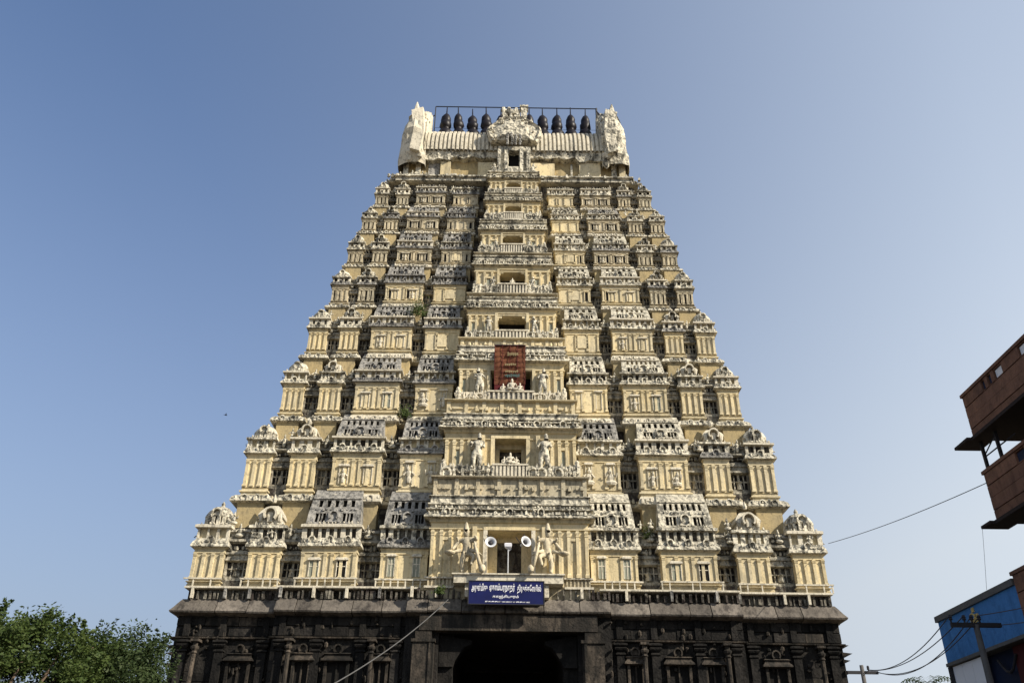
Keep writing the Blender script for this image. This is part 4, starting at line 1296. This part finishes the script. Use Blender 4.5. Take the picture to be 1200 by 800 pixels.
q = MB()
q.tube([(-6.95, YC, 57.32), (7.25, YC, 57.25)], 0.05, 5)
rod = thing('iron_railing', 'thin black iron rail above the row of dark finials on the tower crest', 'railing', (0, 0, 0), me=None)
put(q, 'top_rail', M['iron'], rod)
for x in (-6.95, 7.25):
    q = MB(); q.tube([(x, YC, 53.0), (x, YC, 57.3)], 0.05 if x < 0 else 0.09, 5); put(q, 'post', M['iron'], rod)
q = MB(); q.tube([(-6.95, YC, 54.8), (-2, YC, 54.7)], 0.02, 4); q.tube([(2, YC, 54.7), (7.25, YC, 54.7)], 0.02, 4); put(q, 'middle_wire', M['iron'], rod)
q = MB(); q.tube([(7.25, YC, 56.9), (8.0, YC, 55.7)], 0.1, 5); q.tube([(-6.95, YC, 56.3), (-7.7, YC, 55.6)], 0.05, 5); put(q, 'brace', M['iron'], rod)

# ------------------------------------------------------------------ sign, banner, loudspeakers, lamp
M['sign_blue'] = plain('royal_blue_paint', (0.008, 0.012, 0.082), 0.45, 0, 0.3, 2)
M['paint_white'] = plain('white_lettering', (0.75, 0.75, 0.8), 0.6, 0, 0.1)
sgn = thing('name_board', 'blue painted board with white lettering fixed on the balcony front over the gate', 'sign', (-0.11, 44.75, 11.85))
q = MB(); q.box(-1.97, 1.93, -0.06, 0.06, 0.0, 1.15); put(q, 'board', M['sign_blue'], sgn)
q = MB()
for a, b, c_, d in ((-2.0, -1.95, 0, 1.15), (1.91, 1.96, 0, 1.15), (-2.0, 1.96, -0.04, 0.0), (-2.0, 1.96, 1.15, 1.19)):
    q.box(a, b, -0.08, 0.07, c_, d)
put(q, 'board_frame', M['iron'], sgn)
def glyphs(mb, x0, x1, z0, z1, seed, slope=0.0):
    r_ = random.Random(seed)
    x = x0
    while x < x1 - 0.06:
        w = r_.uniform(0.10, 0.19)
        z = lambda xx: z0 + slope * (xx - x0)
        h = (z1 - z0)
        y0, y1 = -0.075, -0.055
        t = 0.035
        zz = z(x)
        kind = r_.randrange(5)
        mb.box(x, x + t, y0, y1, zz, zz + h)
        if kind in (0, 2, 4):
            mb.box(x + w - t, x + w, y0, y1, zz, zz + h * r_.uniform(0.6, 1))
        if kind in (0, 1, 3):
            mb.box(x + t, x + w, y0, y1, zz + h - t, zz + h)
        if kind in (1, 2, 4):
            mb.box(x + t, x + w, y0, y1, zz + h * 0.4, zz + h * 0.4 + t)
        if kind in (2, 3):
            mb.box(x + t, x + w, y0, y1, zz, zz + t)
        x += w + 0.035
def lettering(body, x0, x1, z0, z1, fat=0.012):
    cu = bpy.data.curves.new('lettering', 'FONT')
    cu.body = body
    cu.extrude = 0.01
    cu.offset = fat
    cu.resolution_u = 3
    tmp = bpy.data.objects.new('lettering', cu)
    C.objects.link(tmp)
    me = bpy.data.meshes.new_from_object(tmp.evaluated_get(bpy.context.evaluated_depsgraph_get()))
    bpy.data.objects.remove(tmp)
    xs_ = [v.co.x for v in me.vertices]; ys_ = [v.co.y for v in me.vertices]
    ax, bx_, ay, by_ = min(xs_), max(xs_), min(ys_), max(ys_)
    for v in me.vertices:
        v.co = Vector((x0 + (v.co.x - ax) / (bx_ - ax) * (x1 - x0), -0.068 - v.co.z * 0.5, z0 + (v.co.y - ay) / (by_ - ay) * (z1 - z0)))
    me.materials.clear()
    me.materials.append(M['paint_white'])
    me.name = 'lettering'
    return link('lettering', me, sgn)
lettering('\u0b85\u0bb0\u0bc1\u0bb3\u0bcd\u0bae\u0bbf\u0b95\u0bc1', -1.82, -1.0, 0.56, 1.04, 0.02)
lettering('\u0b8f\u0b95\u0bbe\u0bae\u0bcd\u0baa\u0bb0\u0ba8\u0bbe\u0ba4\u0bb0\u0bcd', -0.9, 0.42, 0.56, 1.04, 0.02)
lettering('\u0ba4\u0bbf\u0bb0\u0bc1\u0b95\u0bcd\u0b95\u0bc7\u0bbe\u0baf\u0bbf\u0bb2\u0bcd', 0.55, 1.78, 0.52, 1.0, 0.02)
lettering('\u0b95\u0bbe\u0b9e\u0bcd\u0b9a\u0bbf\u0baa\u0bc1\u0bb0\u0bae\u0bcd', -0.72, 0.62, 0.26, 0.46, 0.02)
q = MB(); glyphs(q, -1.1, 1.1, 0.09, 0.14, 9, -0.01); put(q, 'small_lettering', M['paint_white'], sgn, kind='stuff')
for sx_ in (-1.8, -0.6, 0.6, 1.75):
    q = MB(); q.blob((sx_, -0.07, 1.10), (0.02, 0.02, 0.02)); put(q, 'fixing_bolt', M['metal_grey'] if 'metal_grey' in M else M['iron'], sgn)

M['red_cloth'] = weathered('faded_red_board', (0.21, 0.082, 0.040), (0.14, 0.056, 0.030), stain=(0.07, 0.02, 0.015), amt=0.55, up=0, bump=0.3, vary=0)
M['red_dark'] = plain('dark_maroon_board', (0.09, 0.012, 0.014), 0.8)
M['pale_print'] = plain('pale_print', (0.30, 0.24, 0.13), 0.8, 0, 0.5, 9)
M['teal_print'] = plain('teal_print', (0.08, 0.14, 0.13), 0.8, 0, 0.5, 9)
ban = thing('red_banner', 'faded brick red banner hanging below the fifth doorway from the top with pale printed patches', 'banner', (-0.1, 47.30, 25.2))
q = MB()
nx, nz = 8, 14
vs = []
for j in range(nz + 1):
    for k in range(nx + 1):
        vs.append((-0.98 + 1.96 * k / nx, 0.03 * math.sin(k * 1.3 + j * 0.4) + 0.25 * (1 - j / nz) + (0.04 if (k + j) % 2 else 0), 0.75 + 2.65 * j / nz))
vs2 = [(x, y + 0.03, z) for x, y, z in vs]
f1 = [(j * (nx + 1) + k, j * (nx + 1) + k + 1, (j + 1) * (nx + 1) + k + 1, (j + 1) * (nx + 1) + k) for j in range(nz) for k in range(nx)]
q.add(vs, f1); q.add(vs2, [f[::-1] for f in f1])
put(q, 'cloth', M['red_cloth'], ban)
q = MB(); q.box(-0.95, 0.95, 0.26, 0.31, -0.1, 0.745); put(q, 'lower_cloth', M['red_dark'], ban)
for (x0, x1, z0, z1, mt) in ((-0.15, 0.5, 2.65, 2.95, 'pale_print'), (-0.3, 0.4, 1.98, 2.2, 'pale_print'), (-0.28, 0.55, 1.5, 1.72, 'pale_print'), (-0.3, 0.6, 1.2, 1.45, 'teal_print')):
    q = MB()
    yy = 0.25 * (1 - (z0 - 0.75) / 2.65) - 0.05
    k = x0
    while k < x1:
        q.box(k, k + 0.07, yy - 0.02, yy, z0 + random.uniform(0, .06), z1 - random.uniform(0, 0.08)); k += 0.12
    q.box(x0, x1, yy - 0.025, yy - 0.005, (z0 + z1) / 2 - 0.02, (z0 + z1) / 2 + 0.02)
    put(q, 'printed_patch', M[mt], ban)
q = MB()
for k in range(5):
    x = -0.96 + 0.48 * k
    q.tube([(x, -0.03, 3.4), (x, 0.21, 0.75)], 0.018, 4)
for k in range(8):
    z = 0.8 + 0.37 * k
    yy = 0.25 * (1 - (z - 0.75) / 2.65) - 0.035
    q.tube([(-0.97, yy, z), (0.97, yy, z + 0.01)], 0.014, 4)
put(q, 'seams', M['red_dark'], ban)
q = MB(); q.box(-1.0, 1.0, -0.03, 0.06, 3.4, 3.46); put(q, 'batten', M['iron'], ban)

M['metal_grey'] = plain('grey_speaker_metal', (0.55, 0.56, 0.58), 0.45, 0.1, 0.15)
def horn(x, z, yaw, label):
    t = thing('loudspeaker', label, 'loudspeaker', (x, 44.75, z), 'horn loudspeakers in the lowest doorway', rot=(rad(-12), 0, rad(yaw)))
    q = MB()
    n = 20
    prof = [(0.07, 0.50), (0.08, 0.3), (0.13, 0.15), (0.22, 0.05), (0.33, 0.0), (0.345, 0.0), (0.345, 0.02), (0.24, 0.08), (0.15, 0.18), (0.10, 0.32), (0.10, 0.50)]
    vs = []
    for r, y in prof:
        for k in range(n):
            a = 2 * math.pi * k / n
            vs.append((r * math.cos(a), y, r * math.sin(a)))
    fs = [(i_ * n + k, (i_ + 1) * n + k, (i_ + 1) * n + (k + 1) % n, i_ * n + (k + 1) % n) for i_ in range(len(prof) - 1) for k in range(n)]
    q.add(vs, fs)
    q.v = [(a * 0.88, b, c_ * 0.88) for a, b, c_ in q.v]
    put(q, 'horn', M['metal_grey'], t, smooth=True)
    q = MB()
    vs = []
    for y, r in ((0.04, 0.06), (0.10, 0.13), (0.28, 0.12), (0.30, 0.02)):
        for k in range(12):
            a = 2 * math.pi * k / 12
            vs.append((r * math.cos(a), y, r * math.sin(a)))
    q.add(vs, [tuple(range(12))[::-1]] + [(i_ * 12 + k, i_ * 12 + 12 + k, i_ * 12 + 12 + (k + 1) % 12, i_ * 12 + (k + 1) % 12)[::-1] for i_ in range(3) for k in range(12)])
    put(q, 'driver', M['iron'], t, smooth=True)
    q = MB(); q.tube([(0.1, 0.4, 0.05), (-0.15 if x < 0 else 0.15, 0.35, 0.6)], 0.03, 5); q.tube([(-0.15, 0.35, 0.0), (-0.3, 0.5, 0.45)], 0.025, 5)
    put(q, 'bracket', M['iron'], t)
horn(-0.99, 15.1, 10, 'round white horn loudspeaker hanging on the left jamb of the lowest doorway')
horn(0.90, 15.15, 30, 'round white horn loudspeaker turned sideways on the right jamb of the lowest doorway')
lp = thing('floodlight', 'small white floodlight on a thin pole in the middle of the lowest doorway', 'floodlight', (-0.06, 44.95, 13.47))
q = MB(); q.tube([(0, 0, 0), (0, 0, 1.25), (-0.02, 0, 1.35)], 0.03, 6); put(q, 'pole', M['metal_grey'], lp)
q = MB(); q.loft(-0.18, 0.18, 0.12, [(-0.12, 1.3), (0.0, 1.42), (0.02, 1.58), (-0.04, 1.62)], 0, -0.12); put(q, 'lamp_head', M['paint_white'], lp)
q = MB(); q.tube([(0.0, 0, 1.2), (0.14, 0, 1.28), (0.14, 0, 1.4)], 0.025, 5); put(q, 'bracket', M['metal_grey'], lp)

# ------------------------------------------------------------------ right-hand buildings
M['board'] = weathered('brown_cladding', (0.26, 0.135, 0.085), (0.19, 0.10, 0.068), stain=(0.03, 0.02, 0.016), amt=0.5, up=0, bump=0.3, vary=0.25)
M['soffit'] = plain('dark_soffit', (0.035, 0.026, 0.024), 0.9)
M['blue'] = weathered('blue_painted_wall', (0.075, 0.24, 0.54), (0.06, 0.20, 0.46), stain=(0.02, 0.06, 0.14), amt=0.35, up=0, bump=0.15, vary=0)
M['tile'] = plain('white_tile', (0.80, 0.82, 0.85), 0.4, 0, 0.06, 1)
M['navy'] = plain('navy_paint', (0.012, 0.02, 0.05), 0.7)
M['maroon'] = plain('maroon_paint', (0.07, 0.014, 0.016), 0.7)
M['yellow'] = plain('yellow_emblem_paint', (0.55, 0.42, 0.16), 0.6)
M['capgrey'] = plain('grey_parapet_cap', (0.13, 0.13, 0.125), 0.8)
BX, BY0, BY1 = 17.0, 10.0, 28.75
br = thing('brown_building', 'tall brown clad building with jutting balcony parapets at the right edge', 'building', (BX, BY1, 0))
def rb(mb, name, mats, parent, ox, oy, oz=0, **k):
    mb.v = [(x - ox, y - oy, z - oz) for x, y, z in mb.v]
    return put(mb, name, mats, parent, **k)
q = MB(); q.box(BX + 1.6, BX + 10, BY0, BY1 - 1.6, 0, 17.2); rb(q, 'wall', M['board'], br, BX, BY1)
for k, (z0, z1) in enumerate(((14.25, 16.1), (11.15, 13.05), (7.0, 9.45))):
    q = MB(); q.box(BX + 0.14, BX + 1.7, BY0, BY1 - 0.12, z0, z0 + 0.12); q.box(BX + 0.1, BX + 0.3, BY0, BY1 - 0.1, z0, z1 - 0.1)
    q.box(BX + 0.1, BX + 10, BY1 - 0.25, BY1 - 0.08, z0, z1 - 0.1)
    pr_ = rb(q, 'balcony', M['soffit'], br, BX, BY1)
    nb = 4
    bh = (z1 - z0 - 0.12) / nb
    for j in range(nb):
        q = MB()
        zz0, zz1 = z0 + j * bh + 0.012, z0 + (j + 1) * bh - 0.012
        slots = []
        if k == 0 and j == 3: slots = [(25.95, 26.5), (26.7, 26.95), (27.15, 27.4), (24.3, 24.85)]
        if k == 1 and j == 3: slots = [(26.1, 26.7)]
        ys = [BY0] + [v for s_ in sorted(slots) for v in s_] + [BY1 - 0.02]
        for m_ in range(0, len(ys), 2):
            q.box(BX - 0.02 * (j % 2), BX + 0.1, ys[m_], ys[m_ + 1], zz0, zz1)
        for s_ in slots:
            q.box(BX + 0.0, BX + 0.1, s_[0], s_[1], zz0, zz0 + 0.03)
            q.box(BX + 0.0, BX + 0.1, s_[0], s_[1], zz1 - 0.03, zz1)
        q.box(BX, BX + 9, BY1 - 0.02, BY1 + 0.06, zz0, zz1)
        rb(q, 'cladding_board', M['board'], pr_, BX, BY1)
        for s_ in slots:
            w_ = MB(); w_.box(BX + 0.05, BX + 0.09, s_[0] + 0.04, s_[1] - 0.04, zz0 + 0.06, zz1 - 0.06)
            rb(w_, 'vent_panel', M['tile'] if s_[1] - s_[0] > 0.3 and k == 0 else M['navy'], pr_, BX, BY1)
    q = MB(); q.box(BX - 0.06, BX + 0.3, BY0, BY1 + 0.1, z1 - 0.12, z1); rb(q, 'parapet_cap', M['board'], pr_, BX, BY1)
    if k < 2:
        q = MB()
        sx_ = 0.5
        q.add([(BX - 0.45, BY1 - 0.3, z0 - 0.02), (BX - 0.45, BY1 + (0.7 if k == 0 else 0.35), z0 - 0.02), (BX + sx_, BY1 + (0.7 if k == 0 else 0.35), z0 - 0.02), (BX + sx_, BY1 - 0.3, z0 - 0.02),
               (BX - 0.45, BY1 - 0.3, z0 - 0.12), (BX - 0.45, BY1 + (0.7 if k == 0 else 0.35), z0 - 0.12), (BX + sx_, BY1 + (0.7 if k == 0 else 0.35), z0 - 0.12), (BX + sx_, BY1 - 0.3, z0 - 0.12)],
              [(0, 3, 2, 1), (4, 5, 6, 7), (0, 1, 5, 4), (1, 2, 6, 5), (2, 3, 7, 6), (3, 0, 4, 7)])
        q.box(BX - 0.3, BX + 1.7, BY0, BY1 - 0.31, z0 - 0.14, z0 - 0.02)
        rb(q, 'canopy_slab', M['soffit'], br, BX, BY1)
for (z0, z1) in ((13.05, 14.12),):
    for y in (BY1 - 0.1, BY1 - 1.1, BY1 - 4.5, BY1 - 8):
        q = MB(); q.box(BX + 0.08, BX + 0.18, y - 0.05, y + 0.05, z0, z1); rb(q, 'balcony_post', M['iron'], br, BX, BY1)
    q = MB(); q.tube([(BX + 0.13, BY1 - 0.1, z0 + 0.55), (BX + 0.13, BY1 - 1.1, z1 - 0.1)], 0.03, 4); q.tube([(BX + 0.13, BY1 - 0.1, z0 + 0.5), (BX + 0.13, BY1 - 2.2, z0 + 0.5)], 0.03, 4)
    rb(q, 'balcony_brace', M['iron'], br, BX, BY1)

bb = thing('blue_building', 'blue painted low building with an emblem behind the near utility pole', 'building', (BX, 34.8, 0))
def pb(mb, name, mats, **k): return rb(mb, name, mats, bb, BX, 34.8, **k)
q = MB(); q.box(BX + 0.05, BX + 9, 28.9, 34.8, 7.5, 9.05); pb(q, 'fascia_wall', M['blue'])
q = MB(); q.box(BX - 0.03, BX + 9.1, 28.9, 34.88, 9.05, 9.27); pb(q, 'parapet_cap', M['capgrey'])
q = MB(); q.box(BX - 0.0, BX + 9, 28.9, 34.85, 7.38, 7.5); pb(q, 'fascia_trim', M['capgrey'])
q = MB(); q.box(BX + 0.5, BX + 9, 28.9, 34.7, 0, 7.38); pb(q, 'wall', M['navy'])
q = MB(); q.box(BX + 0.35, BX + 0.49, 28.9, 30.6, 0, 7.36); pb(q, 'maroon_panel', M['maroon'])
for k in range(3):
    for j in range(8):
        q = MB(); y1 = 34.6 - k * 0.75; z1 = 7.34 - j * 0.9
        q.box(BX + 0.12, BX + 0.16, y1 - 0.73, y1, z1 - 0.88, z1); pb(q, 'wall_tile', M['tile'])
q = MB(); q.box(BX + 0.02, BX + 0.17, 34.62, 34.8, 0, 7.36); pb(q, 'corner_post', M['iron'])
q = MB()
for (y, z, a, b) in ((31.95, 8.90, 0.09, 0.08), (31.75, 8.68, 0.10, 0.05), (32.2, 8.66, 0.07, 0.12), (31.95, 8.5, 0.2, 0.05), (31.85, 8.62, 0.05, 0.12), (32.0, 8.3, 0.05, 0.05)):
    q.box(BX + 0.02, BX + 0.05, y - a, y + a, z - b, z + b)
q.tube([(BX + 0.03, 32.1 + 0.18 * math.cos(t_ * 0.5), 8.66 + 0.13 * math.sin(t_ * 0.5)) for t_ in range(11)], 0.03, 5)
pb(q, 'emblem', M['yellow'])
q = MB(); q.tube([(BX + 0.3, 31.6 - 1.2 * t_ / 6, 7.1 - 0.5 * math.sin(math.pi * t_ / 6)) for t_ in range(7)], 0.05, 6); pb(q, 'hanging_hose', M['iron'])

# ------------------------------------------------------------------ poles and wires
M['pole'] = plain('weathered_concrete_pole', (0.10, 0.095, 0.09), 0.9)
def util_pole(x, y, h, aw, label, insul, rise=0.35):
    t = thing('utility_pole', label, 'utility pole', (x, y, 0), 'utility poles')
    q = MB(); q.rings(0, 0, [(0.17, 0), (0.09, h)], 8); put(q, 'mast', M['pole'], t, smooth=True)
    q = MB(); q.box(-aw, aw, -0.06, 0.06, h - rise - 0.06, h - rise + 0.08); put(q, 'crossarm', M['iron'], t)
    for s_ in insul:
        q = MB(); q.rings(s_, 0, [(0.03, h - rise + 0.08), (0.03, h - rise + 0.16), (0.07, h - rise + 0.18), (0.05, h - rise + 0.24), (0.07, h - rise + 0.26), (0.04, h - rise + 0.33)], 7); put(q, 'insulator', M['iron'], t)
    return t
util_pole(15.45, 29.0, 7.75, 0.82, 'near utility pole with crossarm in front of the blue building', (-0.8, -0.35, -0.1, 0.15), 0.02)
util_pole(17.3, 44.0, 8.95, 0.75, 'distant utility pole with crossarm just right of the tower base', (0.3,))
q = MB()
def sag(a, b, s, n=20):
    a, b = Vector(a), Vector(b)
    return [a.lerp(b, k / n) - Vector((0, 0, s * 4 * (k / n) * (1 - k / n))) for k in range(n + 1)]
def wire(name, a, b, s, r, label, mat='wire_dark'):
    q = MB(); q.tube(sag(a, b, s), r, 5)
    o = put(q, name, M[mat]); o['label'] = label; o['category'] = 'cable'
    return o
o = wire('overhead_wire', (17.7, 46.5, 15.75), (16.98, 28.7, 12.6), 0.15, 0.016, 'long thin wire strung from the tower corner to the brown building')
for k, (dx, z, dz, s) in enumerate(((0.25, 8.75, 0.12, 0.55), (0.3, 8.72, -0.05, 0.5), (0.72, 8.65, 0.1, 0.75), (0.74, 8.62, -0.05, 0.65))):
    o = wire('power_line', (17.3 + dx, 44, z), (15.45 + (-0.8, -0.35, -0.1, 0.15)[k], 29, 8.05 - 0.02 * k), s, 0.018, ('uppermost power line sagging between the two utility poles', 'second power line from the top sagging between the two utility poles', 'third power line from the top sagging between the two utility poles', 'lowest power line sagging between the two utility poles')[k])
    o['group'] = 'power lines between the utility poles'
for k, (px, z) in enumerate(((0.15, 8.05), (0.8, 7.75))):
    o = wire('power_line', (15.45 + px, 29, z), (16.4 + k * 0.2, 14, 7.9 - 0.5 * k), 0.5, 0.015, ('upper dark power line crossing the blue wall from the near pole', 'lower dark power line crossing the blue wall from the near pole crossarm end')[k])
    o['group'] = 'power lines leaving the near pole'
o = wire('hanging_wire', (16.7, 29.3, 11.1), (17.0, 30.6, 9.3), 0.02, 0.006, 'thin pale wire dropping from the brown building to the blue roof', 'wire')
q = MB(); q.tube(sag((-3.15, 45.15, 12.15), (-7.5, 24.0, 3.6), 0.6, 24), 0.022, 6)
o = put(q, 'thick_cable', M['wire']); o['label'] = 'thick grey cable slanting down from the granite cornice left of the gate'; o['category'] = 'cable'

# ------------------------------------------------------------------ trees
def leaf_mat(name, a, b, c_):
    m, nt, bs = new_mat(name)
    f1 = noise_fac(nt, (1, 1, 1), 1.2, 3, 0.6, 0.35, 0.65)
    f2 = noise_fac(nt, (1, 1, 1), 14, 2, 0.6, 0.35, 0.65)
    col = mix(nt, f1, a, b)
    col = mix(nt, math_n(nt, 'MULTIPLY', f2, 0.5), col, c_)
    nt.links.new(col, bs.inputs['Base Color'])
    bs.inputs['Roughness'].default_value = 0.6
    tr = node(nt, 'ShaderNodeBsdfTranslucent')
    nt.links.new(col, tr.inputs['Color'])
    ms = node(nt, 'ShaderNodeMixShader'); ms.inputs[0].default_value = 0.3
    nt.links.new(bs.outputs[0], ms.inputs[1]); nt.links.new(tr.outputs[0], ms.inputs[2])
    nt.links.new(ms.outputs[0], nt.nodes['Material Output'].inputs['Surface'])
    return m
M['leaf'] = leaf_mat('green_foliage', (0.030, 0.060, 0.016), (0.052, 0.086, 0.020), (0.095, 0.105, 0.028))
M['leaf2'] = leaf_mat('dark_foliage', (0.022, 0.044, 0.015), (0.038, 0.064, 0.02), (0.07, 0.08, 0.03))
M['bark'] = plain('brown_bark', (0.11, 0.08, 0.055), 0.95)
def tree(name, label, x, y, h, rx, rz, seed, mat, nleaf, sprays, crz=None):
    r_ = random.Random(seed)
    t = thing(name, label, 'tree', (x, y, 0), 'trees left of the tower')
    h -= 0.45
    cz = h - rz
    tr = MB()
    tr.tube([(0, 0, 0), (0.1, 0.05, cz * 0.3), (-0.1, 0, cz * 0.62)], [0.32, 0.26, 0.2], 8)
    crown = MB()
    tips = []
    for k in range(12):
        a = r_.uniform(0, 6.28); u = r_.uniform(0.1, 1.0)
        e = Vector((rx * 0.75 * math.cos(a) * u, rx * 0.75 * math.sin(a) * u, cz + rz * r_.uniform(-0.3, 0.8)))
        m_ = e * 0.5 + Vector((r_.uniform(-.4, .4), r_.uniform(-.4, .4), cz * 0.35))
        tr.tube([(-0.1, 0, cz * 0.58), m_, e], [0.13, 0.08, 0.03], 5)
        tips.append(e)
    put(tr, 'trunk', M['bark'], t, smooth=True)
    # clusters on and inside an uneven ellipsoid
    cl = []
    for k in range(230):
        v = Vector((r_.gauss(0, 1), r_.gauss(0, 1), r_.gauss(0, 1))).normalized()
        lump = 0.84 + 0.26 * noise.noise(v * 2.1 + Vector((seed, 0, 0)))
        d = lump * r_.uniform(0.55, 1.0) ** 0.5
        cl.append((Vector((v.x * rx * d, v.y * rx * d, cz + v.z * rz * d)), r_.uniform(0.35, 0.75)))
    for k in range(sprays):                       # loose upright shoots
        a = r_.uniform(-1, 1) * rx * 0.95
        b_ = r_.uniform(-0.6, 0.6) * rx
        zt = cz + rz * math.sqrt(max(0, 1 - (a / rx) ** 2)) * 0.8
        for j in range(5):
            cl.append((Vector((a + r_.uniform(-.1, .1) + j * 0.05, b_, zt + j * 0.16)), 0.17 - j * 0.022))
    tot = sum(c_[1] ** 2 for c_ in cl)
    for c_, rad_ in cl:
        n_ = int(nleaf * rad_ ** 2 / tot) + 6
        for k in range(n_):
            p = c_ + Vector((r_.gauss(0, 0.5), r_.gauss(0, 0.5), r_.gauss(0, 0.42))) * rad_
            s_ = r_.uniform(0.04, 0.085)
            u = Vector((r_.gauss(0, 1), r_.gauss(0, 1), r_.gauss(0, 0.6))).normalized()
            w = u.cross(Vector((r_.gauss(0, 1), r_.gauss(0, 1), r_.gauss(0, 1)))).normalized()
            crown.add([p - u * s_ * 1.3, p + w * s_ * 0.55, p + u * s_ * 1.3, p - w * s_ * 0.55], [(0, 1, 2, 3)])
    put(crown, 'crown', M[mat], t)
tree('leafy_tree', 'large bushy green tree filling the lower left corner', -18.9, 34.5, 9.7, 4.5, 4.2, 3, 'leaf', 110000, 34)
tree('leafy_tree', 'smaller feathery green tree between the big tree and the tower base', -15.9, 37.3, 9.6, 2.7, 3.4, 8, 'leaf2', 38000, 18)
tree('leafy_tree', 'dark green bush tree at the far lower left frame edge', -23.3, 36.0, 9.7, 3.6, 3.8, 21, 'leaf2', 34000, 14)

# palm top beyond the poles
pt = thing('palm_tree', 'distant dark palm crown just showing left of the blue building', 'tree', (37.0, 80, 0))
q = MB(); q.tube([(0, 0, 0), (0.2, 0, 6), (0, 0, 13.2)], [0.25, 0.2, 0.15], 7); put(q, 'trunk', M['bark'], pt)
for k in range(14):
    a = k * 2 * math.pi / 14; q = MB()
    L = 2.3
    for j in range(10):
        t_ = j / 9
        c_ = Vector((math.cos(a) * L * t_, math.sin(a) * L * t_, 13.2 + 1.0 * math.sin(t_ * 2.4) - 0.4 * t_))
        for s_ in (-1, 1):
            e = c_ + Vector((-math.sin(a) * s_ * 0.5 + math.cos(a) * 0.25, math.cos(a) * s_ * 0.5 + math.sin(a) * 0.25, -0.25))
            q.add([c_, c_ + Vector((math.cos(a), math.sin(a), 0)) * 0.14, e], [(0, 1, 2)])
    put(q, 'frond', M['leaf2'], pt)

# small bird in the sky on the left
q = MB()
q.blob((0, 0, 0), (0.24, 0.08, 0.07), 0, 8, 4)
q.add([(0.05, 0, 0.02), (-0.1, 0, 0.02), (-0.15, 0.45, 0.12), (-0.02, 0.42, 0.12)], [(0, 1, 2, 3)])
q.add([(0.05, 0, 0.02), (-0.02, -0.42, 0.12), (-0.15, -0.45, 0.12), (-0.1, 0, 0.02)], [(0, 1, 2, 3)])
q.add([(-0.2, 0, 0), (-0.38, 0.07, 0), (-0.38, -0.07, 0)], [(0, 1, 2)])
q.v = [(a * 0.5, b * 0.5, c_ * 0.5) for a, b, c_ in q.v]
b_ = thing('bird', 'tiny dark bird flying in the sky left of the tower', 'bird', (-22.0, 60, 29.4), me=q.mesh('bird', [M['iron']], True), rot=(0, 0, 0.6))

# shrubs rooted in the crevices of the tower
for (x, y, z, r_s, lab) in ((-6.35, 49.3, 31.9, 0.85, 'green shrub growing in a dark crevice left of the centre, high on the tower'), (-6.65, 48.5, 24.0, 0.5, 'small weed tuft growing between two pavilions on the left of the third storey'), (7.75, 47.0, 16.0, 0.5, 'small weed tuft in the dark gap right of the centre on the lowest storey'), (-3.6, 45.2, 12.4, 0.3, 'small weed on the granite cornice left of the blue board')):
    r_ = random.Random(int(z * 10))
    q = MB()
    for k in range(int(900 * r_s)):
        p = Vector((x + r_.gauss(0, 0.36) * r_s, y - 0.2 + r_.gauss(0, 0.22) * r_s, z + abs(r_.gauss(0.35, 0.5)) * r_s))
        s_ = r_.uniform(0.03, 0.07)
        u = Vector((r_.gauss(0, 1), r_.gauss(0, 1), r_.gauss(0, 1))).normalized(); w = u.orthogonal().normalized()
        q.add([p - u * s_ * 1.4, p + w * s_ * 0.6, p + u * s_ * 1.4, p - w * s_ * 0.6], [(0, 1, 2, 3)])
    q.v = [(a - x, b - y, c_ - z) for a, b, c_ in q.v]
    t = thing('shrub', lab, 'shrub', (x, y, z), me=q.mesh('shrub', [M['leaf']]))
